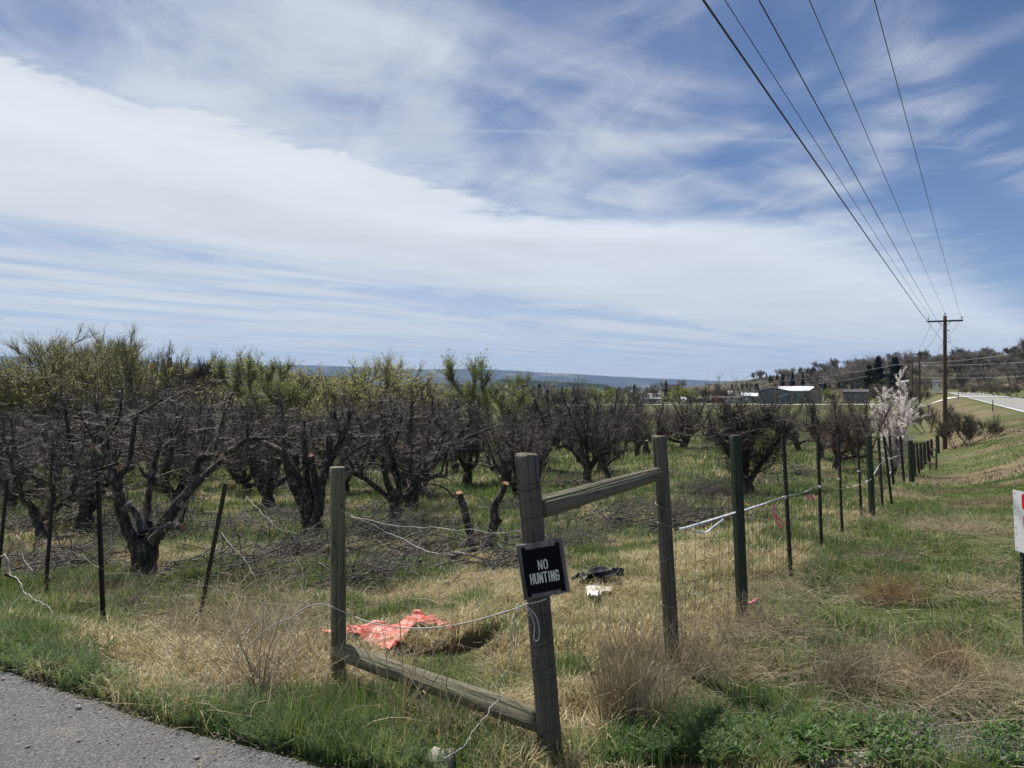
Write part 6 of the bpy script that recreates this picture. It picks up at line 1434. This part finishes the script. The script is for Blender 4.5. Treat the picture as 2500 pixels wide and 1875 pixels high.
# ------------------------------------------------------------------ roads, fields and buildings far away
def ribbon(name, pts, offs, m, lab, lift=.02, z=None):
    P = np.array(pts, float); n = len(P); V = []
    for o_ in offs:
        x = P[:, 0] + o_; zz = (G(x, P[:, 1]) if z is None else z(P[:, 1])) + lift; V.append(np.stack([x, P[:, 1], zz], -1))
    V = np.stack(V, 1).reshape(-1, 3); k = len(offs); q = [(i * k + j, i * k + j + 1, (i + 1) * k + j + 1, (i + 1) * k + j) for i in range(n - 1) for j in range(k - 1)]
    mb = MB(); mb.add(V, q); return tag(mb.build(name, m), lab, kind='structure')
ry = np.concatenate([np.arange(-20, 120, 3), np.arange(120, 440, 6)]); rp_ = [(float(xroad(y)), y) for y in ry]; rz = lambda y: E - road_drop(y)
ribbon('road', rp_, [0, 3, 6, 9, 11.6], M['road'], 'grey two lane road curving round the hill', .06, rz)
ribbon('road_edge_line', rp_, [.25, .55], M['line_white'], 'white edge line of the road', .075, rz)
ribbon('road_edge_line', rp_, [11.1, 11.35], M['line_white'], 'white edge line on the far side of the road', .075, rz)
ribbon('road_centre_line', rp_, [5.75, 5.9], M['line_yellow'], 'yellow centre line of the road', .075, rz); ribbon('road_centre_line', rp_, [6.1, 6.25], M['line_yellow'], 'second yellow centre line of the road', .075, rz)
xs_ = np.arange(10, 130, 3.); mb = MB(); V = []
for x_ in xs_:
    y_ = 186 + (x_ - 40) * .10
    for o_ in (0, 3.5): V.append((x_, y_ + o_, float(G(x_, y_ + o_)) + .25))
mb.add(V, [(2 * i, 2 * i + 2, 2 * i + 3, 2 * i + 1) for i in range(len(xs_) - 1)]); tag(mb.build('lower_road', M['line_white']), 'pale lower road crossing behind the field', kind='structure')
for px, py, pb, d, lab in [(2340, 957, 974, 175, 'dark delineator post nearer the bend of the road'), (2424, 977, 1006, 97, 'dark delineator post on the grassy road shoulder'), (2388, 949, 958, 260, 'pale marker post across the road'), (2280, 945, 962, 200, 'small marker post at the roadside behind the nearest pole')]:
    g0 = at(px, pb, d); g0.z = float(G(g0.x, g0.y)); root = empty('delineator', g0); b = MB(); h = (pb - py) / F * d; b.box((0, 0, h / 2), (.12, .05, h)); b.build('marker_post', M['steel_rust'] if 'dark' in lab else M['white'], root, smooth=False)
    b = MB(); b.box((0, -.03, h - .12), (.08, .01, .14)); b.build('reflector', M['white'], root, smooth=False); tag(root, lab, 'marker post')
# gate
def gate():
    p0, p1 = at(2252, 1082, 44), at(2286, 1084, 43); p0.z = float(G(p0.x, p0.y)); p1.z = float(G(p1.x, p1.y)); root = empty('wooden_gate', p0); d = p1 - p0; L = d.length; rz_ = math.atan2(d.y, d.x); root.rotation_euler = (0, 0, rz_)
    for k, z in enumerate((.35, .75, 1.15)): b = MB(); b.box((L / 2, 0, z), (L, .05, .12)); b.build('gate_board', M['wood_dark'], root, smooth=False)
    for xx_ in (.05, L / 2, L - .05): b = MB(); b.box((xx_, .05, .65), (.1, .05, 1.3)); b.build('gate_upright', M['wood_dark'], root, smooth=False)
    return tag(root, 'small brown wooden gate beyond the blossoming tree', 'gate')
gate()
# ladder
def ladder():
    g = gp(1482, 1092); g.y -= 1.2; g.x = (1482 - 1250) / F * g.y; g.z = float(G(g.x, g.y)); root = empty('orchard_ladder', g); H = (1092 - 1048) / F * g.y * 1.05
    for s_ in (-1, 1): b = MB(); b.tubes(np.array([[s_ * .30, 0, 0], [s_ * .17, .35, H]]), [.03, .03], 5); b.build('side_rail', M['metal'], root)
    for k in range(6): t = (k + .5) / 6.2; b = MB(); w_ = .30 - .13 * t; b.tubes(np.array([[-w_, .35 * t, H * t], [w_, .35 * t, H * t]]), [.022, .022], 5); b.build('rung', M['metal'], root)
    b = MB(); b.tubes(np.array([[0, .35, H], [0, 1.1, 0]]), [.025, .025], 5); b.build('rear_leg', M['metal'], root)
    tag(root, 'pale metal tripod ladder standing among the apple trees above the upper rail', 'ladder')
ladder()
# buildings
M['wall_blue'] = simple('blue_grey_siding', (.115, .14, .175), (.13, .155, .19), 1.5, .6, 0, 0); M['wall_tan'] = simple('tan_siding', (.26, .21, .17), (.30, .25, .2), 1.5, .8, 0, 0)
M['roof_dark'] = simple('dark_shingle_roof', (.045, .04, .042), (.065, .06, .06), 2.0, .8, 0, 0); M['roof_white'] = simple('bright_metal_roof', (.80, .82, .86), (.74, .77, .80), .8, .35, .0, 0)
M['wall_white'] = simple('white_wall', (.62, .62, .60), (.55, .55, .54), 1.2, .8, 0, 0); M['wall_grey'] = simple('grey_wall', (.16, .165, .17), (.2, .2, .2), 1.2, .8, 0, 0); M['wall_green'] = simple('pale_green_wall', (.20, .24, .21), (.23, .27, .24), 1.2, .8, 0, 0); M['wall_red'] = simple('red_wall', (.30, .05, .04), (.26, .045, .04), 1.2, .8, 0, 0)
def house(px0, px1, py_eave, py_ridge, py_base, d, depth, wall, roof, lab, gable_front=True, win=2, door=True, ov=.35, rz_=0.0):
    x0, x1 = (px0 - 1250) / F * d, (px1 - 1250) / F * d; zb = E + (937.5 - py_base) / F * d; ze = E + (937.5 - py_eave) / F * d; zr = E + (937.5 - py_ridge) / F * d
    w = x1 - x0; h = ze - zb; r = zr - ze; root = empty('building', ((x0 + x1) / 2, d, zb), rz_); b = MB(); W2 = w / 2
    if gable_front:
        V = [(-W2, 0, -1), (W2, 0, -1), (W2, 0, h), (0, 0, h + r), (-W2, 0, h)]; V += [(a, depth, c) for a, _, c in V]
        b.add(V, [(0, 1, 6, 5), (1, 2, 7, 6), (4, 0, 5, 9)], [(0, 2, 1), (0, 4, 2), (4, 3, 2), (5, 6, 7), (5, 7, 9), (9, 7, 8)]); rb = MB(); t = .18; sl_ = r / W2
        for s_ in (-1, 1): V = [(0, -ov, h + r + .04), (s_ * (W2 + ov), -ov, h - ov * sl_ + .04), (s_ * (W2 + ov), depth + ov, h - ov * sl_ + .04), (0, depth + ov, h + r + .04)]; V += [(a, b_, c + t) for a, b_, c in V]; rb.add(V, [(0, 1, 2, 3), (7, 6, 5, 4), (0, 4, 5, 1), (1, 5, 6, 2), (2, 6, 7, 3)])
    else:
        V = [(-W2, 0, -1), (W2, 0, -1), (W2, 0, h), (-W2, 0, h), (-W2, depth, -1), (W2, depth, -1), (W2, depth, h), (-W2, depth, h), (-W2, depth / 2, h + r), (W2, depth / 2, h + r)]
        b.add(V, [(0, 1, 2, 3), (5, 4, 7, 6), (4, 0, 3, 7), (1, 5, 6, 2)], [(3, 8, 7), (2, 6, 9)]); rb = MB(); t = .18; sl_ = r / (depth / 2)
        for s_, yy_ in ((-1, -ov), (1, depth + ov)): V = [(-W2 - ov, yy_, h - ov * sl_ + .04), (W2 + ov, yy_, h - ov * sl_ + .04), (W2 + ov, depth / 2, h + r + .04), (-W2 - ov, depth / 2, h + r + .04)]; V += [(a, b_, c + t) for a, b_, c in V]; rb.add(V, [(0, 1, 2, 3), (7, 6, 5, 4), (0, 4, 5, 1), (0, 3, 7, 4), (1, 5, 6, 2)])
    b.build('wall', M[wall], root, smooth=False); rb.build('roof', M[roof], root, smooth=False)
    for k in range(win):
        xc = -W2 + w * (k + .7) / (win + .6); f = MB(); f.box((xc, -.03, h * .55), (min(1.1, w * .12) + .2, .06, h * .34)); fr = f.build('window', M['wall_white'], root, smooth=False); p_ = MB(); p_.box((xc, -.07, h * .55), (min(1.1, w * .12), .03, h * .28)); p_.build('pane', M['glass'], fr, smooth=False)
    root.rotation_euler = (0, 0, -math.atan2((x0 + x1) / 2, d))
    if door: f = MB(); f.box((W2 * .72, -.03, h * .38), (min(1.6, w * .16), .06, h * .76)); f.build('door', M['wall_grey'] if wall != 'wall_grey' else M['wall_white'], root, smooth=False)
    return tag(root, lab, 'building')
house(1853, 1921, 955, 948, 979, 205, 26, 'wall_blue', 'roof_dark', 'blue grey barn with low dark gable roof in the middle of the farm buildings', True, 0, False)
house(1905, 1982, 955, 945, 979, 214, 20, 'wall_green', 'roof_white', 'long shed with bright white metal roof right of the blue grey barn', False, 3, True)
house(1978, 2006, 955, 946, 978, 210, 22, 'wall_tan', 'roof_dark', 'brown gabled end building at the right of the white roofed shed', True, 1, True)
house(2062, 2116, 958, 952, 976, 222, 10, 'wall_blue', 'roof_dark', 'long low blue grey building seen through the reddish apple tree', False, 4, True)
house(1812, 1835, 967, 961, 976, 225, 9, 'wall_white', 'roof_white', 'small white house with white roof left of the blue grey barn', False, 2, True)
house(1836, 1851, 968, 962, 977, 222, 8, 'wall_tan', 'roof_white', 'narrow tan shed touching the left side of the blue grey barn', False, 1, False)
house(1773, 1797, 963, 956, 970, 270, 10, 'wall_white', 'roof_white', 'white roofed house half hidden by twigs further back', False, 2, False)
house(1772, 1812, 973, 970, 979, 215, 6, 'wall_white', 'roof_dark', 'low open white shelter left of the small white house', False, 0, False)
house(1738, 1768, 973, 969, 979, 222, 7, 'wall_red', 'roof_dark', 'low dark red shed behind the stop sign', False, 1, False)
house(1563, 1612, 975, 962, 983, 215, 14, 'wall_grey', 'wall_grey', 'dull grey house with large roof left of the parked cars', False, 3, True)
house(1665, 1690, 976, 972, 981, 228, 7, 'wall_tan', 'roof_white', 'low tan shed behind the parked jeep', False, 1, False)
house(2278, 2296, 934, 929, 948, 300, 8, 'wall_white', 'roof_dark', 'small white house on the slope behind the nearest pole', False, 2, True)
# stop sign
def stop():
    g = at(1748, 979, 200); g.z = float(G(g.x, g.y)); root = empty('stop_sign', g); z = E + (937.5 - 972) / F * 200 - g.z; b = MB(); b.box((0, 0, z / 2), (.09, .09, z)); b.build('sign_post', M['metal'], root, smooth=False)
    for r_, y0, m in ((.52, 0, 'white'), (.47, -.02, 'red')):
        b = MB(); V = [(r_ * math.cos(R(22.5 + 45 * k)), -.06 + y0 + q * .03, z + r_ * math.sin(R(22.5 + 45 * k))) for q in (0, 1) for k in range(8)]; b.add(V, [(k, (k + 1) % 8, 8 + (k + 1) % 8, 8 + k) for k in range(8)], [(0, k + 1, k) for k in range(1, 7)] + [(8, 8 + k, 9 + k) for k in range(1, 7)]); b.build('sign_plate' if m == 'white' else 'red_face', M[m], root, smooth=False)
    me = text_mesh('STOP', .34, 'lettering'); me.materials.append(M['white']); o = bpy.data.objects.new('lettering', me); COL.objects.link(o); o.parent = root; o.location = (0, -.09, z); o.rotation_euler = (R(90), 0, 0)
    tag(root, 'small red stop sign by the distant sheds', 'stop sign')
stop()
# vehicles
def car(px, d, L, Hh, colr, lab, jeep=False, rz_=0.0):
    x = (px - 1250) / F * d; root = empty('parked_car', (x, d, float(G(x, d)) + .25), rz_); m = simple('car_paint', colr, colr, 3, .3, .1, 0); b = MB(); w = 1.75; hb = Hh * .36
    prof = [(-L / 2, hb * .7), (-L / 2, Hh * .55), (-L * .30, Hh * .60), (L * .30, Hh * .60), (L / 2, Hh * .55), (L / 2, hb * .7)] if not jeep else [(-L / 2, hb * .7), (-L / 2, Hh * .62), (L * .5, Hh * .62), (L / 2, hb * .7)]
    n = len(prof); V = [(a, s_ * w / 2, c) for s_ in (-1, 1) for a, c in prof]; b.add(V, [(i, (i + 1) % n, n + (i + 1) % n, n + i) for i in range(n)], [(0, i + 1, i) for i in range(1, n - 1)] + [(n, n + i, n + i + 1) for i in range(1, n - 1)]); b.build('body', m, root, smooth=False)
    cab = [(-L * .34, Hh * .60), (-L * .24, Hh), (L * .14, Hh), (L * .28, Hh * .60)] if not jeep else [(-L * .46, Hh * .62), (-L * .44, Hh), (L * .10, Hh), (L * .18, Hh * .62)]
    b = MB(); n = 4; V = [(a, s_ * w * .44, c) for s_ in (-1, 1) for a, c in cab]; b.add(V, [(i, (i + 1) % n, n + (i + 1) % n, n + i) for i in range(n)], [(0, i + 1, i) for i in range(1, n - 1)] + [(n, n + i, n + i + 1) for i in range(1, n - 1)]); c_ = b.build('cabin', m, root, smooth=False)
    for a0, a1 in ((.12, .47), (.53, .88)):
        b = MB(); xa, xb = cab[0][0] + (cab[3][0] - cab[0][0]) * a0 + .12, cab[0][0] + (cab[3][0] - cab[0][0]) * a1 - .05; b.box(((xa + xb) / 2, -w * .44 - .01, Hh * .80), (xb - xa, .02, Hh * .24)); b.build('side_window', M['glass'], root, smooth=False)
    for sx in (-.32, .32):
        for sy in (-1, 1): b = MB(); b.tubes(np.array([[sx * L, sy * (w / 2 - .1), .34], [sx * L, sy * (w / 2 + .05), .34]]), [.36 if jeep else .33] * 2, 14, cap=True); b.build('wheel', M['tyre'], root, smooth=False)
    return tag(root, lab, 'car', 'vehicles parked by the lower road')
car(1691, 205, 2.9, 1.9, (.03, .032, .03), 'dark open topped jeep parked at the far end of the field', True); car(1716, 205, 4.4, 1.35, (.02, .035, .09), 'dark blue saloon parked right of the jeep'); car(1676, 207, 2.2, .9, (.5, .5, .48), 'low pale vehicle parked left of the jeep')

# ------------------------------------------------------------------ distant land
def ridge(name, prof, D, zb, m, lab, depth, seed, rough):
    px = np.arange(prof[0][0], prof[-1][0] + .1, 4.0); top = np.interp(px, [p[0] for p in prof], [p[1] for p in prof]) + (fbm(px, px * 0, .03, seed, 4) - .5) * rough
    V = []; rows = [0, .12, .25, .42, .6, .78, .9, 1.0]
    for t in rows:
        d = D - depth * (1 - t) ** 1.3 + (fbm(px, px * 0 + t * 50, .02, seed + 4, 3) - .5) * depth * .25 * (1 - t) * 4 * t; zt = E + (937.5 - top) / F * D; z = zb + (zt - zb) * (t ** 1.25)
        V.append(np.stack([(px - 1250) / F * D, d, z], -1))
    V.append(V[-1] + np.array([0, depth, 0])); V.append(np.stack([V[0][:, 0], V[-1][:, 1] + depth, np.full(len(px), zb)], -1))
    V = np.stack(V); n = len(px); mb = MB(); mb.add(V, [(r * n + i, r * n + i + 1, (r + 1) * n + i + 1, (r + 1) * n + i) for r in range(len(V) - 1) for i in range(n - 1)]); return tag(mb.build(name, m), lab, kind='structure')
def land(name, c1, c2, c3, sc):
    m, x, b = mat(name); P = pos(x); mp = x.n('ShaderNodeMapping'); x.put(mp.inputs[0], P); mp.inputs['Scale'].default_value = (1, 1, 5.0); n = x.noise(mp.outputs[0], sc, 6, .6, .4); n2 = x.noise(mp.outputs[0], sc * 5, 4, .6)
    c = x.mix(x.ss(n, .4, .6), c4(c1), c4(c2)); c = x.mix(x.m('MULTIPLY', x.ss(n, .56, .64), x.ss(n2, .4, .6)), c, c4(c3)); x.put(b.inputs['Base Color'], c); b.inputs['Roughness'].default_value = 1; b.inputs['Specular IOR Level'].default_value = 0; return m
M['mesa'] = land('mesa_slopes', (.030, .036, .032), (.055, .055, .045), (.26, .24, .19), .0012); M['mesa2'] = land('juniper_slopes', (.022, .030, .020), (.04, .05, .03), (.14, .12, .08), .006)
ridge('far_mesa', [(-900, 862), (0, 870), (289, 878), (443, 885), (550, 890), (701, 892), (773, 892), (956, 899), (1034, 902), (1115, 901), (1150, 899), (1238, 904), (1388, 913), (1576, 923), (1779, 931), (2300, 940), (2900, 944)], 14000, -95, M['mesa'], 'long flat topped blue mesa along the horizon', 3500, 7, 2.0)
ridge('near_mesa', [(1195, 951), (1212, 930), (1222, 926), (1290, 928), (1345, 931), (1400, 934), (1480, 938), (1494, 944), (1510, 952)], 3600, -31, M['mesa2'], 'low dark mesa in front of the long blue one', 300, 9, 1.5)
ridge('wooded_rise', [(930, 947), (980, 942), (1035, 936), (1090, 938), (1150, 940), (1190, 946)], 1500, -17, M['mesa2'], 'dark wooded rise beyond the orchard', 120, 5, 5)
ridge('left_rise', [(600, 948), (660, 918), (700, 914), (760, 917), (840, 930), (900, 948)], 2600, -26, M['mesa'], 'brown rise behind the dome shaped willow', 300, 6, 2)

# ------------------------------------------------------------------ air between here and the mesa
def haze():
    b = MB(); b.box((0, 0, 270), (42000, 42000, 960)); m = bpy.data.materials.new('air'); m.use_nodes = True; t = m.node_tree; t.nodes.clear()
    v = t.nodes.new('ShaderNodeVolumePrincipled'); v.inputs['Color'].default_value = (.42, .63, 1.0, 1); v.inputs['Density'].default_value = HAZE; v.inputs['Anisotropy'].default_value = .0
    o = t.nodes.new('ShaderNodeOutputMaterial'); t.links.new(v.outputs[0], o.inputs['Volume'])
    tag(b.build('haze', m, smooth=False), 'thin blue air', kind='stuff')
HAZE = 4.2e-5
haze()
